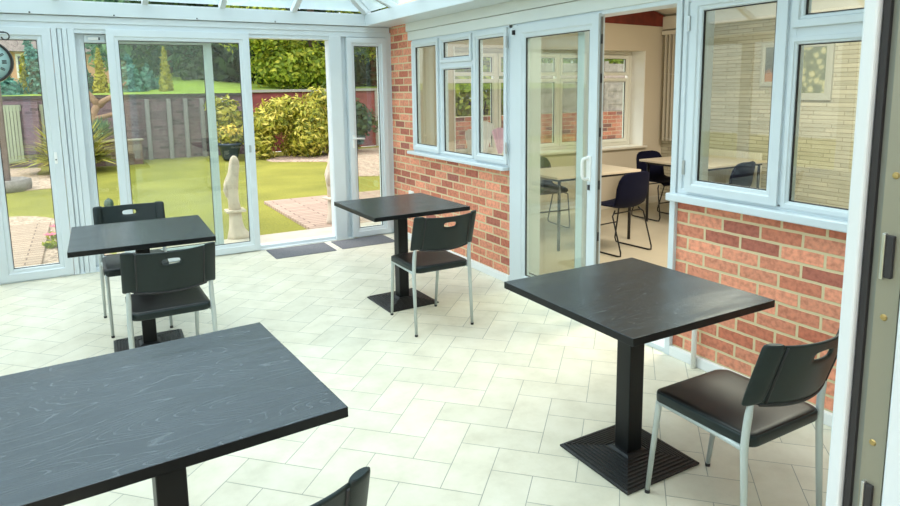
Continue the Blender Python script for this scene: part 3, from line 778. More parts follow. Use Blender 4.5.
br_.tube(pts, .006, 8); br_.box(XL-.0, XL+.035, 6.075, 6.125, 1.76, 2.12)
br_.build('bracket', plain('black_iron', (.015,.014,.015), .4), ck)

# ------------------------------------------------------------------ dining room furniture
def rect_table(loc, w, d, lab):
    t_ = thing('dining_table', lab, 'table', loc, 0, 'beige tables in the dining room')
    MB().box(-w/2, w/2, -d/2, d/2, .718, .742).build('tabletop', BEIGETOP, t_, world=False, bevel=.003)
    MB().box(-w/2+.05, w/2-.05, -d/2+.05, d/2-.05, .690, .716).build('apron', WIRE, t_, world=False)
    for sx in (-1,1):
        for sy in (-1,1):
            MB().tube([(sx*(w/2-.08), sy*(d/2-.07), 0),(sx*(w/2-.08), sy*(d/2-.07), .70)], .016, 10).build('leg', WIRE, t_, world=False)
    return t_
rect_table((4.44, 5.12, 0), 1.10, .66, 'beige rectangular table behind the sliding door, nearer the doorway')
rect_table((6.19, 5.00, 0), 1.05, .95, 'beige table further right in the dining room by the radiator wall')
def shell_chair():
    root = empty('shell_chair', (0,0,0))
    rings = []; L = 20; prof = []
    # side profile from front edge to top of back: (y, z, halfwidth, dish)
    P_ = [(.20,.425,.17,.0),(.215,.440,.195,.004),(.19,.452,.205,.012),(.10,.448,.215,.022),(0,.440,.22,.03),(-.10,.438,.22,.035),(-.165,.455,.22,.04),(-.195,.50,.222,.045),(-.21,.56,.225,.045),(-.22,.64,.225,.045),(-.232,.71,.215,.04),(-.24,.76,.19,.032),(-.243,.785,.15,.022),(-.244,.797,.09,.01)]
    M = 14; vs = []
    for side in (0, 1):
        for i, (y, z, hw_, ds) in enumerate(P_):
            a_ = P_[max(0,i-1)]; b_ = P_[min(len(P_)-1,i+1)]; ty, tz = b_[0]-a_[0], b_[1]-a_[1]; l = math.hypot(ty,tz); ny, nz = tz/l*-1, ty/l
            ny, nz = -ny, -nz
            if nz < 0 and i < 6: ny, nz = -ny, -nz
            if i >= 6 and ny < 0: ny, nz = -ny, -nz
            for k in range(M+1):
                u = -1+2*k/M; e = ds*(u*u) ; th = .006 if side else -.006
                vs.append((u*hw_, y+ny*(e+th), z+nz*(e+th)))
    nP = len(P_); W_ = M+1; fs = []
    for sd in (0, 1):
        o_ = sd*nP*W_
        for i in range(nP-1):
            for k in range(M):
                fs.append((o_+i*W_+k, o_+i*W_+k+1, o_+(i+1)*W_+k+1, o_+(i+1)*W_+k))
    o2 = nP*W_
    for i in range(nP-1):
        fs.append((i*W_, (i+1)*W_, o2+(i+1)*W_, o2+i*W_)); fs.append((i*W_+M, (i+1)*W_+M, o2+(i+1)*W_+M, o2+i*W_+M))
    for k in range(M):
        fs.append((k, k+1, o2+k+1, o2+k)); q = (nP-1)*W_; fs.append((q+k, q+k+1, o2+q+k+1, o2+q+k))
    MB().add(vs, fs, 0, True).build('seat_shell', NAVY, root, world=False)
    for sx in (-1, 1):
        x = sx*.225
        MB().tube([(sx*.17,.13,.425),(x,.17,.40),(x,.215,.05),(x,.20,.012),(x,.16,.008),(x,-.20,.008),(x,-.235,.015),(x,-.235,.05),(x,-.13,.38),(sx*.17,-.11,.425)], .008, 8).build('runner', WIRE, root, world=False)
    MB().tube([(-.225,.19,.22),(.225,.19,.22)], .007, 8).build('crossbar', WIRE, root, world=False)
    MB().tube([(-.19,-.12,.40),(.19,-.12,.40)], .007, 8).build('crossbar', WIRE, root, world=False)
    return root
sp_ = shell_chair()
GS = 'navy shell chairs in the dining room'
for i, (l, rz, lab) in enumerate([((4.49,4.60,0), .10, 'dark navy shell chair on black wire legs, nearest in the dining doorway'),
        ((6.06,5.50,0), PI, 'dark navy shell chair beyond, behind the right-hand beige table'),
        ((5.98,4.52,0), .12, 'dark navy shell chair seen low through the right window by the radiator'),
        ((4.50,5.80,0), PI-.1, 'dark navy shell chair seen through the sliding glass door')]):
    o = sp_ if i == 0 else copy_tree(sp_)
    o.location = l; o.rotation_euler = (0,0,rz); tag(o, lab, 'chair', GS)
# radiator
ra = thing('radiator', 'cream ribbed panel radiator under the framed pictures on the stone-patterned wall', 'radiator', (6.86, 5.2, .12))
mb = MB()
for k in range(34): y = 4.72+k*.031; mb.box(6.825, 6.862, y, y+.020, .22, .80)
mb.box(6.835, 6.855, 4.71, 5.78, .225, .79); mb.build('panel', CREAMP, ra, bevel=.003)
mb = MB()
for y in (4.9, 5.6): MB().box(6.855, 6.898, y-.02, y+.02, .3, .34).build('bracket', CREAMP, ra)

vv = MB(); vv.tube([(6.845,4.695,0),(6.845,4.695,.28)], .009, 8); vv.tube([(6.845,4.695,.25),(6.845,4.72,.25)], .012, 8); vv.lathe([(.001,.27),(.018,.27),(.020,.33),(.001,.335)], (6.845,4.695,0), 12); vv.build('valve', WHITEP, ra)
def floralmat():
    m, nt, b = newmat('floral_print'); v_ = coords(nt)
    vo = nt.nodes.new('ShaderNodeTexVoronoi'); vo.inputs['Scale'].default_value = 13; nt.links.new(v_, vo.inputs['Vector'])
    n_ = N(nt, 'ShaderNodeTexNoise'); n_.inputs['Scale'].default_value = 30; nt.links.new(v_, n_.inputs['Vector'])
    ad = N(nt, 'ShaderNodeMath', operation='MULTIPLY_ADD'); ad.inputs[1].default_value = .5; nt.links.new(n_.outputs[0], ad.inputs[0]); nt.links.new(vo.outputs['Distance'], ad.inputs[2])
    r = ramp(nt, [(.4, (.58,.55,.32)), (.6, (.46,.45,.27)), (.75, (.26,.28,.17)), (.95, (.18,.20,.13))]); nt.links.new(ad.outputs[0], r.inputs[0]); nt.links.new(r.outputs[0], b.inputs['Base Color']); return m
def picmat():
    m, nt, b = newmat('landscape_print'); v_ = coords(nt); sx_ = nt.nodes.new('ShaderNodeSeparateXYZ'); nt.links.new(v_, sx_.inputs[0])
    n_ = N(nt, 'ShaderNodeTexNoise'); n_.inputs['Scale'].default_value = 14; nt.links.new(v_, n_.inputs['Vector'])
    ad = N(nt, 'ShaderNodeMath', operation='MULTIPLY_ADD'); ad.inputs[1].default_value = .18; nt.links.new(n_.outputs[0], ad.inputs[0]); nt.links.new(sx_.outputs['Z'], ad.inputs[2])
    r = ramp(nt, [(0, (.45,.22,.10)), (.22, (.42,.20,.10)), (.28, (.10,.11,.10)), (.6, (.2,.22,.2)), (1, (.3,.32,.3))]); nt.links.new(ad.outputs[0], r.inputs[0]); nt.links.new(r.outputs[0], b.inputs['Base Color']); return m
for y0, y1, z0, z1, m_, bw_, lab in ((3.98,4.53,1.42,2.06,floralmat(),.075,'framed yellow-green floral picture on the stone-patterned wall'),(4.56,4.81,1.575,2.06,picmat(),.05,'framed dark landscape picture with orange foot on the stone-patterned wall')):
    pf = thing('picture_frame', lab, 'picture', (6.9, (y0+y1)/2, z0), 0, 'framed pictures on the stone-patterned wall')
    mb = MB(); ring(mb, 'x', y0, y1, z0, z1, bw_, 6.868, 6.898); mb.build('frame', plain('silver_white_frame', (.46,.46,.40), .4), pf, bevel=.002)
    MB().box(6.885, 6.899, y0+.02, y1-.02, z0+.02, z1-.02).build('print', m_, pf)
# vertical blinds bunched in the corner
vb = thing('vertical_blind', 'bunch of pale vertical blind slats hanging in the far corner', 'blind', (6.85, 6.05, .4))
MB().box(6.80, 6.895, 5.62, 6.24, 2.26, 2.31).build('headrail', CREAMP, vb, bevel=.003)
for k in range(6):
    y = 6.16-k*.065
    sl_ = MB().beam((6.82,y,.86), (6.82,y,2.262), .06, .012); o = sl_.build('slat', plain('blind_fabric', (.58,.53,.43), .8) if k == 0 else bpy.data.materials['blind_fabric'], vb)
MB().tube([(6.80,6.17,.9),(6.79,6.0,.885),(6.80,5.83,.9)], .002, 5).build('chain', WHITEP, vb); mb = MB(); mb.tube([(6.80,6.17,1.75),(6.79,6.0,1.74),(6.80,5.83,1.76)], .002, 5); mb.build('chain', WHITEP, vb)
# folded napkins on the dining sill
for i, (x, y, col, w_, h_, tl, lab) in enumerate(((3.80,6.24,(.85,.83,.80),.10,.34,.10,'small white napkin fan on the dining sill, seen through middle window pane'),
        (4.00,6.24,(.85,.87,.88),.20,.42,-.10,'larger white napkin fan on the dining sill, seen through the right pane'),
        (4.205,6.24,(.85,.62,.78),.17,.34,.12,'pink napkin fan on the dining sill beside the white ones'))):
    o_ = thing('napkin_fan', lab, 'napkin', (x, y, .80), 0, 'napkin fans on the dining sill')
    nb = 9; vs = []
    for k in range(nb+1):
        a_ = (k/nb-.5)*1.3+tl; yy = .015*(1 if k % 2 else -1)
        vs += [(.02*math.sin(a_), yy*.4, .0+.0), (w_*1.3*math.sin(a_), yy, max(.01, h_*math.cos(a_)))]
    fs = [(2*k, 2*k+1, 2*k+3, 2*k+2) for k in range(nb)]
    q = MB().add(vs, fs).build('folded_cloth', plain('napkin_cloth', col, .9), o_, world=False); md = q.modifiers.new('s', 'SOLIDIFY'); md.thickness = .003
    MB().lathe([(.001,0),(.045,0),(.04,.012),(.02,.02),(.022,.035),(.001,.036)], (0,0,0), 14).build('ring_base', WHITEP, o_, world=False)

# ------------------------------------------------------------------ garden ground
LZ = -.10
gd = MB(); gd.box(-14, 24, 6.64, 18.0, -.4, LZ); gd.box(-14, XL-.12, -6, 6.64, -.4, LZ); gd.box(7.1, 24, -6, 6.64, -.4, LZ)
struct(gd.build('lawn', LAWN))
mo = MB(); nx, ny = 24, 14; vs = []
for j in range(ny+1):
    for i in range(nx+1):
        x = -14+38*i/nx; y = 17.93+42*j/ny; z = 1.545 + min(1.0, (y-17.93)/9)*(.28+.55*math.exp(-((x-3.6)/1.8)**2)) ; vs.append((x, y, z))
mo.add(vs, [(j*(nx+1)+i, j*(nx+1)+i+1, (j+1)*(nx+1)+i+1, (j+1)*(nx+1)+i) for j in range(ny) for i in range(nx)], 0, True)
struct(mo.build('upper_lawn', plain('bright_lawn', (.21,.32,.03), .9, nscale=3, namt=.2)))
def blob(name, pts, mat, z=LZ+.012, h=.03):
    n = len(pts); P_ = []
    for i in range(n):       # smooth closed curve
        p0, p1, p2, p3 = [Vector(pts[(i+k) % n]) for k in (-1,0,1,2)]
        for k in range(6):
            t = k/6; P_.append(.5*((2*p1)+(p2-p0)*t+(2*p0-5*p1+4*p2-p3)*t*t+(3*p1-p0-3*p2+p3)*t**3))
    return struct(MB().loft([[(p.x,p.y,z-h) for p in P_],[(p.x,p.y,z) for p in P_]], smooth=False).build(name, mat))
blob('gravel_bed', [(-6,14.2),(-3,13.3),(-.9,13.5),(-.3,13.7),(.05,14.4),(-.2,15.6),(-.9,15.9),(-1.0,17.5),(-2.6,17.7),(-6,17.7)], GRAVEL)
blob('gravel_border', [(-3,10.6),(-1.6,10.7),(-.8,10.6),(-.35,10.0),(-.02,9.0),(.05,7.9),(.02,7.0),(-3,7.0)], GRAVEL)
blob('gravel_patio', [(3.9,15.5),(5.0,14.6),(4.85,13.0),(4.7,11.8),(8,11.2),(12,12),(12,17),(6,17.2),(4.2,16.4)], GRAVEL)
struct(MB().box(-3.5, -.46, 7.0, 9.75, LZ-.2, LZ+.045).build('timber_path', DECK, bevel=.01))
struct(MB().box(2.30, 5.2, 7.45, 9.80, LZ-.1, LZ+.04).build('timber_deck', DECK, bevel=.01))
struct(MB().box(.2, 5.2, 6.64, 7.40, LZ-.2, LZ+.055).build('concrete_step', CONC, bevel=.01))

# boundary wall / fences
struct(MB().box(-14, 3.85, 18.0, 18.2, -.4, 1.52).build('boundary_wall', PURPLEBR))
struct(MB().box(-14, 3.95, 17.94, 18.26, 1.47, 1.54).build('boundary_coping', plain('dark_timber', (.05,.045,.05), .8)))
GP = 'pale timber panels on the boundary wall'
for x0, x1, lab in ((-1.62,-1.22,'pale grey-green panel at far left of the dark boundary wall, beside the dark pillar'),(-.82,-.42,'pale green slatted panel on the boundary wall behind the yellow shrub')):
    t_ = thing('timber_panel', lab, 'fence panel', ((x0+x1)/2, 17.94, LZ), 0, GP)
    mb = MB(); n_ = 6; w_ = (x1-x0)/n_
    for k in range(n_): mb.box(x0+k*w_, x0+(k+1)*w_-.012, 17.93, 17.955, LZ+.12, 1.33)
    mb.build('boards', plain('pale_green_paint', (.36,.42,.30), .8), t_); 
    for za, zb_ in ((LZ+.1, LZ+.2), (1.2, 1.34)): MB().box(x0-.02, x1+.02, 17.955, 17.98, za, zb_).build('rail', bpy.data.materials['pale_green_paint'], t_)
tag(MB().box(-1.16, -.86, 17.75, 18.05, LZ-.02, 1.40).build('brick_pillar', PURPLEBR), 'dark purple brick pillar standing before the boundary wall at left', 'pillar')
GW = 'pale vertical posts along the boundary wall'
pm = plain('weathered_post', (.25,.24,.27), .8)
for i, x in enumerate((1.45, 1.95, 2.35, 2.75)):
    tag(MB().box(x-.05, x+.05, 17.86, 17.96, LZ-.02, 1.42).build('fence_post', pm, bevel=.01), ['pale fence post on the dark wall, leftmost of four behind the lawn','pale fence post, second from left of four on the dark wall','pale fence post, third from left of four on the dark wall','pale fence post, rightmost of four behind the lawn'][i], 'post', GW)
rfm = thing('red_fence', 'dark red horizontal board fence behind the yellow bamboo', 'fence', (6.0, 18.0, LZ))
mb = MB()
for k in range(9): mb.box(3.9, 9.5, 18.0+.012*(k%2), 18.03+.012*(k%2), LZ+.18*k+.01, LZ+.18*(k+1)+.03)
mb.build('boards', plain('red_fence_stain', (.22,.05,.045), .7, nscale=5, namt=.2), rfm)
mb = MB().box(3.85, 9.5, 17.97, 18.08, 1.55, 1.62); mb.build('cap_rail', plain('grey_cap', (.30,.30,.27), .8), rfm)
for x in (3.92, 5.8, 7.7, 9.45): MB().box(x-.05, x+.05, 17.95, 18.0, LZ-.02, 1.62).build('post', bpy.data.materials['grey_cap'], rfm)
# brick wall + fence outside the dining room window
struct(MB().box(4.75, 14, 9.2, 9.42, -.4, 1.12).build('garden_brick_wall', BRICKX))
ff = thing('panel_fence', 'weathered grey-brown lap fence standing on the brick wall outside dining window', 'fence', (8, 9.3, 1.12))
x = 6.85
fm = plain('weathered_fence', (.36,.30,.26), .85, nscale=12, namt=.25)
while x < 13:
    mb = MB()
    for k in range(7): mb.box(x+.05, x+1.75, 9.28-.01*(k%2), 9.30, 1.13+k*.125, 1.13+(k+1)*.125+.01)
    mb.build('lap_panel', fm, ff); MB().box(x-.04, x+.05, 9.24, 9.34, 1.12, 2.06).build('post', fm, ff); x += 1.8

# ------------------------------------------------------------------ planting
def leaf_cloud(mb, c, rad, n, size, mi=0, shell=.55, squash=1, aspect=1.8, droop=0):
    c = Vector(c)
    for _ in range(n):
        while True:
            d = Vector((random.gauss(0,1), random.gauss(0,1), random.gauss(0,1)))
            if d.length > .01: break
        d.normalize(); r = shell+(1-shell)*random.random()
        nn = noise.noise(d*2.3+c*.7)*.28
        p = c + Vector((d.x*rad[0], d.y*rad[1], d.z*rad[2]))*(r+nn)
        up = Vector((random.uniform(-1,1), random.uniform(-1,1), random.uniform(-.6,1)-droop)).normalized()
        nrm = (d+Vector((random.uniform(-.8,.8),random.uniform(-.8,.8),random.uniform(-.2,.9)))).normalized()
        a_ = (up-nrm*up.dot(nrm))
        if a_.length < .05: continue
        a_.normalize(); b_ = nrm.cross(a_); s_ = size*random.uniform(.6,1.3)
        h_ = a_*s_*aspect/2; w_ = b_*s_/2
        mb.add([p-h_, p+w_*.9-h_*.1, p+h_, p-w_*.9-h_*.1], [(0,1,2,3)], mi)
    return mb
L_GREEN = leafmat('bright_leaves', [(.12,.20,.015),(.30,.40,.03),(.55,.56,.06)])
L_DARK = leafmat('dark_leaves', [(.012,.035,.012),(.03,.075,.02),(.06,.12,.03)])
L_TEAL = leafmat('blue_green_needles', [(.03,.12,.095),(.07,.24,.19),(.15,.38,.30)], .2)
L_TEALT = leafmat('teal_tree_leaves', [(.04,.14,.08),(.11,.27,.15),(.26,.44,.20)])
L_GOLD = leafmat('golden_needles', [(.26,.28,.02),(.42,.40,.03),(.55,.50,.06)], .3)
L_BAM = leafmat('yellow_bamboo_leaves', [(.08,.12,.012),(.30,.34,.03),(.55,.52,.06),(.78,.70,.16)])
BARK = plain('bark', (.10,.07,.05), .9, nscale=20, namt=.3)
def tree(name, label, loc, clumps, n, size, lm, trunk=None, cat='tree', group=None, core=None, **kw):
    t_ = thing(name, label, cat, loc, 0, group)
    mb = MB()
    tot = sum(c[3]*c[4]*c[5] for c in clumps)**1
    for c in clumps:
        leaf_cloud(mb, c[:3], c[3:6], max(40, int(n*(c[3]*c[4]*c[5])/tot)), size, **kw)
    mb.build('foliage', lm, t_, world=False)
    if trunk:
        r_, h_ = trunk; MB().tube([(0,0,-.1),(.04,.02,h_*.5),(-.02,0,h_)], [r_, r_*.8, r_*.55], 10).build('trunk', BARK, t_, world=False)
    return t_
def rclumps(w, d, z0, z1, k, s):
    out = []
    for _ in range(k):
        u = random.uniform(-1,1); v_ = random.uniform(-1,1); t_ = random.random()
        f_ = math.sqrt(max(.12, 1-(2*t_-1)**2*.75)); ss = s*random.uniform(.75,1.3)
        out.append((u*w*f_, v_*d*f_, z0+(z1-z0)*t_, ss, ss, ss*.8))
    return out
GTb = 'trees beyond the boundary'
tree('leafy_tree', 'bright yellow-green leafy tree overhanging the red fence', (6.5,20.2,1.5), rclumps(2.6,1.3,.6,5.5,46,.75), 24000, .095, L_GREEN, (.16,3.5), group=GTb, shell=.35)
tree('leafy_tree', 'bright leafy tree furthest right, behind the narrow glazed door', (10.2,19.6,1.4), rclumps(1.9,1.3,.2,5.5,30,.75), 13000, .095, L_GREEN, (.16,3.5), group=GTb, shell=.35)
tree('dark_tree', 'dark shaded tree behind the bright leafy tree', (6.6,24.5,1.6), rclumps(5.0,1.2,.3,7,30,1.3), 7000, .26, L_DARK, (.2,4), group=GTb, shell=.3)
tree('broad_tree', 'broad blue-green tree above the patio door glass, left of centre', (3.0,27,1.7), rclumps(2.6,1.4,1.0,6.2,26,.95), 7000, .2, L_TEALT, (.2,4), group=GTb, shell=.35)
tree('broad_tree', 'pale green tree rising between house and golden conifer', (2.3,30,1.8), rclumps(1.5,1.2,.8,4.2,16,.9), 4000, .2, L_TEALT, (.2,3), group=GTb, shell=.35)
tree('broad_tree', 'blue-green tree behind the flower pot, right of the golden conifer', (4.9,25.5,1.7), rclumps(1.7,1.2,.7,6.5,20,.9), 5000, .2, L_TEALT, (.2,4), group=GTb, shell=.35)
def conifer(loc, h_, w_, lm, lab, n=2600, lean=0, size=.1, group=None, name='conifer'):
    cl_ = []
    k = 12
    for i in range(k):
        t_ = i/(k-1); s_ = w_*(1-t_)**.8+.03; cl_.append((lean*t_, 0, h_*t_*.96+.05, s_, s_, h_/k*1.1))
    return tree(name, lab, loc, cl_, n, size, lm, (.06, h_*.6), 'conifer', group, shell=.4)
GCn = 'conifers on the upper lawn'
conifer((-.62,19.2,1.5), 1.42, .40, L_TEAL, 'blue-green conifer leaning to a tip, beside the clock', 3600, -.42, .075, GCn)
conifer((-1.55,19.0,1.5), .62, .50, L_TEAL, 'low blue-green conifer bush below the hanging clock', 1600, 0, .085, GCn)
conifer((.14,19.3,1.5), .82, .34, L_TEAL, 'small blue-green conifer behind the driftwood branches, left', 1600, 0, .085, GCn)
conifer((-1.15,19.6,1.5), 1.0, .16, L_GOLD, 'thin golden conifer between the blue-green ones near the clock', 900, 0, .07, GCn)
conifer((.50,19.0,1.5), 1.12, .17, L_GOLD, 'golden conifer directly behind the forked driftwood', 1600, 0, .075, GCn)
conifer((1.18,19.4,1.5), 1.0, .50, L_TEAL, 'bushy blue-green conifer at left edge of the patio glass', 2600, 0, .085, GCn)
conifer((1.72,20.4,1.5), .80, .50, L_TEAL, 'bushy blue-green conifer just left of the golden column', 2200, 0, .085, GCn)
conifer((2.05,19.0,1.5), 1.18, .16, L_GOLD, 'golden column conifer standing alone before the bright lawn', 2000, 0, .07, GCn)
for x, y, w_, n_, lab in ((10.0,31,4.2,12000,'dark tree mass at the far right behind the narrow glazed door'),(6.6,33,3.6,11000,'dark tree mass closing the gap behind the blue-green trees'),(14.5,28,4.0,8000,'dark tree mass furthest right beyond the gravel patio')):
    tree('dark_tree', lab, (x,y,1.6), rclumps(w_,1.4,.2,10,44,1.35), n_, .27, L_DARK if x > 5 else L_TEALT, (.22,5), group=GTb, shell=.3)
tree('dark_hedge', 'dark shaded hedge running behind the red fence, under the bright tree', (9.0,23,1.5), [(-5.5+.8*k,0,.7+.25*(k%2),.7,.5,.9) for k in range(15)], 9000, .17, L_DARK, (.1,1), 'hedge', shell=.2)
# bamboo shrub mass
bs = tree('golden_shrub', 'large yellow-green bamboo-like shrub in front of the red fence', (4.85,16.4,LZ), rclumps(1.05,.6,.25,1.25,20,.42)+[(-.2,0,1.25,.5,.45,.35),(.55,0,1.45,.45,.4,.35),(.9,0,.5,.45,.4,.4),(-.95,-.1,.4,.4,.4,.4)], 17000, .058, L_BAM, (.05,.8), 'shrub', shell=.3, aspect=2.6, droop=.6)
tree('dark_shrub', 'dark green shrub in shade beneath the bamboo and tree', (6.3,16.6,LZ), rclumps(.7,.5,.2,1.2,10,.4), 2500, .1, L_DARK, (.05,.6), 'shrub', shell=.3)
tree('hanging_shrub', 'green shrub hanging over the brick wall outside the dining window', (6.6,10.2,LZ), [(-1.3+.45*i,.0,1.35+.5*j,.38,.35,.36) for i in range(6) for j in range(4)], 9000, .085, L_GREEN, (.06,1.4), 'shrub', shell=.3)
tree('hanging_shrub', 'green hedge showing above the lap fence outside the dining window', (9.2,10.4,LZ), [(-2.2+.5*i,.0,1.4+.5*j,.42,.35,.38) for i in range(10) for j in range(6)], 14000, .09, L_GREEN, (.06,1.4), 'shrub', shell=.3)
def spiky(loc, r_, n, h_, lab, lm, name='spiky_shrub', grp=None):
    t_ = thing(name, lab, 'shrub', loc, 0, grp); mb = MB()
    for _ in range(n):
        a_ = random.uniform(0, 2*PI); e = random.uniform(.35,1.45); l = h_*random.uniform(.6,1.1)
        d = Vector((math.cos(a_)*math.cos(e), math.sin(a_)*math.cos(e), math.sin(e))); q = Vector((-math.sin(a_), math.cos(a_), 0))*.022*r_
        p0 = Vector((random.uniform(-.06,.06), random.uniform(-.06,.06), .02)); p1 = p0+d*l*.6; p2 = p0+d*l+Vector((0,0,-l*.25*math.cos(e)))
        mb.add([p0-q, p0+q, p1+q*1.2, p1-q*1.2, p2], [(0,1,2,3),(3,2,4)])
    mb.build('blades', lm, t_, world=False); MB().tube([(0,0,-.05),(0,0,.15)], .06, 8).build('stem', BARK, t_, world=False)
    return t_
spiky((-.22,16.1,LZ), 1.3, 800, 1.35, 'yellow spiky shrub on the lawn near the dark brick pillar', L_BAM)
spiky((.36,17.2,.50), 1, 260, .55, 'green spiky plant growing in the raised stone planter', L_TEALT)
# planter
pl_ = thing('raised_planter', 'low raised planter of grey-brown stone blocks at the lawn edge', 'planter', (.6,17.2,LZ))
mb = MB(); mb.box(-.05, 1.2, 16.95, 17.12, LZ-.05, .46); mb.box(-.05, .12, 17.12, 17.85, LZ-.05, .46); mb.box(1.03, 1.2, 17.12, 17.85, LZ-.05, .46)
mb.build('stone_wall', brickmat('planter_stone', (.20,.15,.13), (.27,.21,.18), (.12,.09,.08), 'xy', .3, .16), pl_); mb = MB().box(.12, 1.03, 17.12, 17.85, LZ, .40); mb.build('soil', plain('soil', (.05,.035,.025), 1), pl_)
mb = MB().box(-.08, 1.24, 16.91, 17.15, .46, .50); mb.build('coping', plain('planter_coping', (.36,.31,.27), .8), pl_, bevel=.01)
# driftwood
dr = thing('driftwood', 'forked brown driftwood branch standing in the raised planter', 'driftwood', (.45,17.5,.38))
WOOD = plain('driftwood_wood', (.30,.19,.12), .8, nscale=9, namt=.3)
mb = MB(); mb.tube([(.30,17.5,.35),(.27,17.48,.8),(.22,17.5,1.05),(.36,17.5,1.32),(.40,17.5,1.36)], [.08,.075,.09,.08,.06], 12); mb.build('trunk', WOOD, dr)
mb = MB(); mb.tube([(.38,17.5,1.30),(.24,17.5,1.50),(.12,17.5,1.68),(.06,17.5,1.86)], [.09,.07,.06,.05], 10); mb.build('branch', WOOD, dr)
mb = MB(); mb.tube([(.38,17.5,1.30),(.52,17.45,1.42),(.70,17.4,1.52),(.85,17.4,1.70),(1.00,17.4,1.84)], [.09,.065,.05,.03,.02], 10); mb.build('branch', WOOD, dr)
mb = MB(); mb.tube([(.25,17.5,.98),(.42,17.42,1.02),(.62,17.4,1.08),(.80,17.4,1.06)], [.08,.06,.05,.03], 10); mb.build('branch', WOOD, dr)
# flower pot and flowers
fp = thing('flower_pot', 'dark glazed pot of yellow flowers at the lawn edge by the planter bed', 'pot', (3.10,16.4,LZ))
MB().lathe([(.001,0),(.16,0),(.20,.1),(.26,.34),(.29,.36),(.29,.42),(.25,.42),(.24,.36),(.001,.36)], (0,0,.02), 24).build('pot', plain('dark_blue_glaze', (.03,.05,.08), .2), fp, world=False)
mb = leaf_cloud(MB(), (0,0,.62), (.30,.28,.22), 500, .06); mb.build('foliage', L_BAM, fp, world=False)
mb = leaf_cloud(MB(), (0,0,.72), (.30,.28,.18), 160, .07, aspect=1); mb.build('flowers', plain('yellow_petals', (.75,.55,.08), .7), fp, world=False)
tree('golden_shrub', 'loose yellow-green shrub behind the flower pot', (3.2,17.2,LZ), [(0,0,1.1,.42,.3,.45),(.2,0,.7,.35,.3,.4),(-.25,0,1.3,.25,.25,.3)], 1800, .08, L_BAM, (.04,.7), 'shrub', shell=.3, aspect=2.4)
gch = thing('white_sign_board', 'white framed board on the fence above the flower pot shrub', 'board', (3.1,17.9,1.2))
MB().box(2.93, 3.28, 17.86, 17.9, 1.14, 1.42).build('frame', WHITEP, gch, bevel=.01); MB().box(2.98, 3.23, 17.85, 17.86, 1.19, 1.30).build('panel', plain('slate_blue', (.12,.17,.22), .6), gch)
# bird bath / post with stone ring base
bp_ = thing('garden_post', 'dark timber post rising from a low round grey stone basin', 'post', (-1.28,13.7,LZ))
MB().box(-1.38, -1.18, 13.6, 13.8, LZ, 2.2).build('post', plain('dark_timber_post', (.17,.12,.11), .8, nscale=8, namt=.25), bp_, bevel=.015)
MB().lathe([(.17,0),(.40,0),(.42,.10),(.41,.20),(.36,.21),(.33,.14),(.17,.12)], (0,0,0), 8).build('basin', plain('grey_stone', (.28,.26,.25), .8, nscale=14, namt=.2), bp_, world=False)
# statues
STAT = plain('weathered_white_stone', (.66,.56,.45), .7, nscale=9, namt=.12, bump=.2)
def statue():
    r_ = empty('garden_statue', (0,0,0))
    def sect(z, cx, w, d): return [(cx+w*math.cos(2*PI*k/20)*(1+.06*math.cos(8*PI*k/20+z*9)), d*math.sin(2*PI*k/20)*(1+.05*math.sin(10*PI*k/20)), z) for k in range(20)]
    MB().loft([sect(*s) for s in ((0,.03,.15,.12),(.05,.03,.14,.12),(.12,.01,.10,.09),(.2,0,.085,.08),(.32,0,.08,.075))]).build('plinth', STAT, r_, world=False)
    MB().box(-.13,.13,-.11,.11,.315,.345).build('ledge', STAT, r_, world=False, bevel=.01)
    MB().loft([sect(*s) for s in ((.34,0,.085,.08),(.45,-.015,.075,.07),(.56,-.03,.085,.07),(.64,-.035,.095,.075),(.70,-.02,.085,.07),(.77,.005,.070,.06),(.84,.02,.068,.06),(.90,.025,.062,.055),(.945,.025,.042,.04),(.965,.025,.015,.015))]).build('draped_figure', STAT, r_, world=False)
    MB().tube([(-.10,-.03,.50),(-.12,-.035,.58),(-.10,-.03,.68)], [.015,.03,.015], 10).build('arm', STAT, r_, world=False)
    return r_
s1 = statue(); s1.scale = (.82,.82,.97); s1.location = (1.415,7.40,LZ+.05); tag(s1, 'white hooded stone figure on a ledged plinth, seen through the sliding sash', 'statue', 'white stone garden figures')
s2 = copy_tree(s1); s2.location = (2.655,7.66,LZ+.04); s2.rotation_euler = (0,0,.3); tag(s2, 'white stone figure half hidden by the right post of the open doorway', 'statue', 'white stone garden figures')
# pink flowers left
GF = 'pink flowers by the timber path'
for i, (x, y, lab) in enumerate(((-.36,8.75,'pink flower, the further of two on the gravel by the timber path'),(-.40,8.25,'pink flower, the nearer of two on the gravel by the timber path'))):
    f_ = thing('pink_flower', lab, 'flower', (x,y,LZ), 0, GF)
    MB().tube([(0,0,0),(.01,0,.08),(0,0,.14)], .006, 6).build('stem', L_GREEN, f_, world=False)
    mb = MB()
    for k in range(9):
        a_ = k*2*PI/9; d = Vector((math.cos(a_), math.sin(a_), .35)); q = Vector((-math.sin(a_), math.cos(a_), 0))*.025; p = Vector((0,0,.14)); mb.add([p, p+d*.04+q, p+d*.085, p+d*.04-q], [(0,1,2,3)])
    mb.build('petals', plain('pink_petals', (.75,.16,.25), .7), f_, world=False)
    leaf_cloud(MB(), (0,0,.05), (.10,.10,.05), 60, .04).build('leaves', L_GREEN, f_, world=False)
gn = thing('garden_gnome', 'small dark green garden figure on the lawn behind the left chair', 'figure', (.22,9.5,LZ))
MB().lathe([(.001,0),(.09,0),(.10,.04),(.08,.13),(.095,.17),(.07,.20),(.001,.21)], (0,0,0), 14).build('body', plain('dark_green_resin', (.04,.09,.07), .5), gn, world=False)
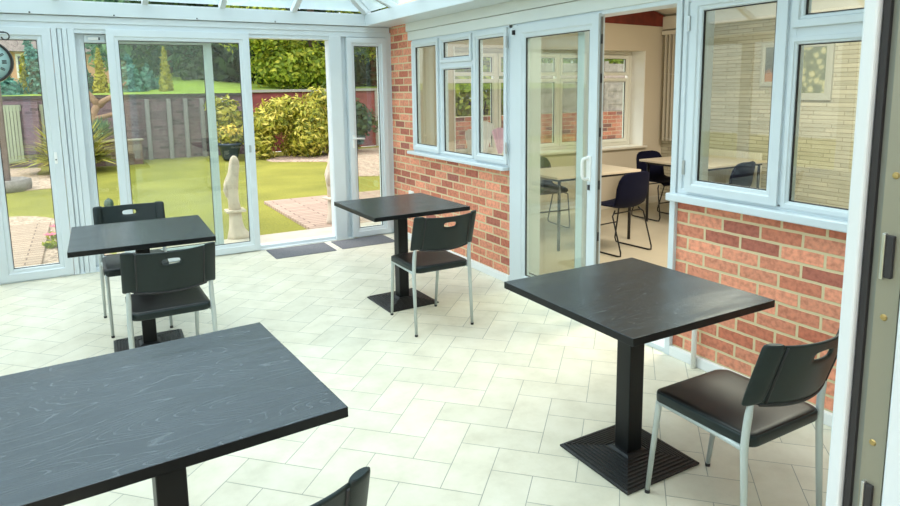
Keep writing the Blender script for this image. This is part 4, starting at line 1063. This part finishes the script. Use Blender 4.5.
MB().lathe([(.001,.19),(.05,.20),(.06,.25),(.045,.30),(.001,.33)], (0,0,0), 14).build('head', bpy.data.materials['dark_green_resin'], gn, world=False)
# house far left
hs = thing('bungalow', 'peach-walled house with grey-brown tiled roof beyond the conifers at left', 'house', (-2.0,38,1.7))
PEACH = plain('peach_render', (.68,.42,.28), .85)
MB().box(-9, 3.4, 36, 44, 1.6, 3.62).build('wall', PEACH, hs)
rm = MB(); rm.add([(-9.5,35.5,3.5),(3.8,35.5,3.5),(3.8,44.5,3.5),(-9.5,44.5,3.5),(-8,40,7.2),(2.6,40,7.2)], [(0,1,5,4),(1,2,5),(2,3,4,5),(3,0,4),(0,3,2,1)])
rm.build('roof', plain('grey_brown_tiles', (.22,.18,.17), .85, nscale=5, namt=.25), hs)
for x in (-2.4, -.9, 1.6):
    wf = MB().box(x, x+.75, 35.93, 36.02, 2.3, 3.4).build('window', WHITEP, hs); sub(MB().box(x+.09, x+.66, 35.90, 35.935, 2.4, 3.3), 'pane', plain('dark_pane', (.08,.10,.12), .1), wf, hs)

# ------------------------------------------------------------------ light
W = bpy.data.worlds.new('world'); S.world = W; W.use_nodes = True
nt = W.node_tree; bg = nt.nodes['Background']
sky = nt.nodes.new('ShaderNodeTexSky'); sky.sky_type = 'NISHITA'; sky.sun_disc = False
sky.sun_elevation = math.radians(52); sky.sun_rotation = math.radians(200); sky.air_density = 1.0; sky.dust_density = 3.0; sky.ozone_density = 1.0
mixc = nt.nodes.new('ShaderNodeMixRGB'); mixc.inputs['Fac'].default_value = .6; mixc.inputs['Color2'].default_value = (5.6,5.65,5.7,1)
nt.links.new(sky.outputs[0], mixc.inputs['Color1']); nt.links.new(mixc.outputs[0], bg.inputs['Color']); bg.inputs['Strength'].default_value = .36
sun = bpy.data.lights.new('sun', 'SUN'); sun.energy = 2.4; sun.angle = math.radians(25); sun.color = (1,.94,.84)
so_ = bpy.data.objects.new('sun', sun); C.objects.link(so_); so_.rotation_euler = (math.radians(-18), math.radians(-22), 0); so_.location = (0,-5,12)
# added fill lamp to brighten the dining room, unseen above the view
la = bpy.data.lights.new('dining_fill_light', 'AREA'); la.energy = 110; la.size = 1.2; la.color = (1,.9,.76)
lo = bpy.data.objects.new('dining_fill_light', la); C.objects.link(lo); lo.location = (5.0,3.2,2.72)

S.view_settings.view_transform = 'Standard'; S.view_settings.look = 'None'; S.view_settings.gamma = 1; S.view_settings.use_curve_mapping = False
S.view_settings.exposure = 0.27
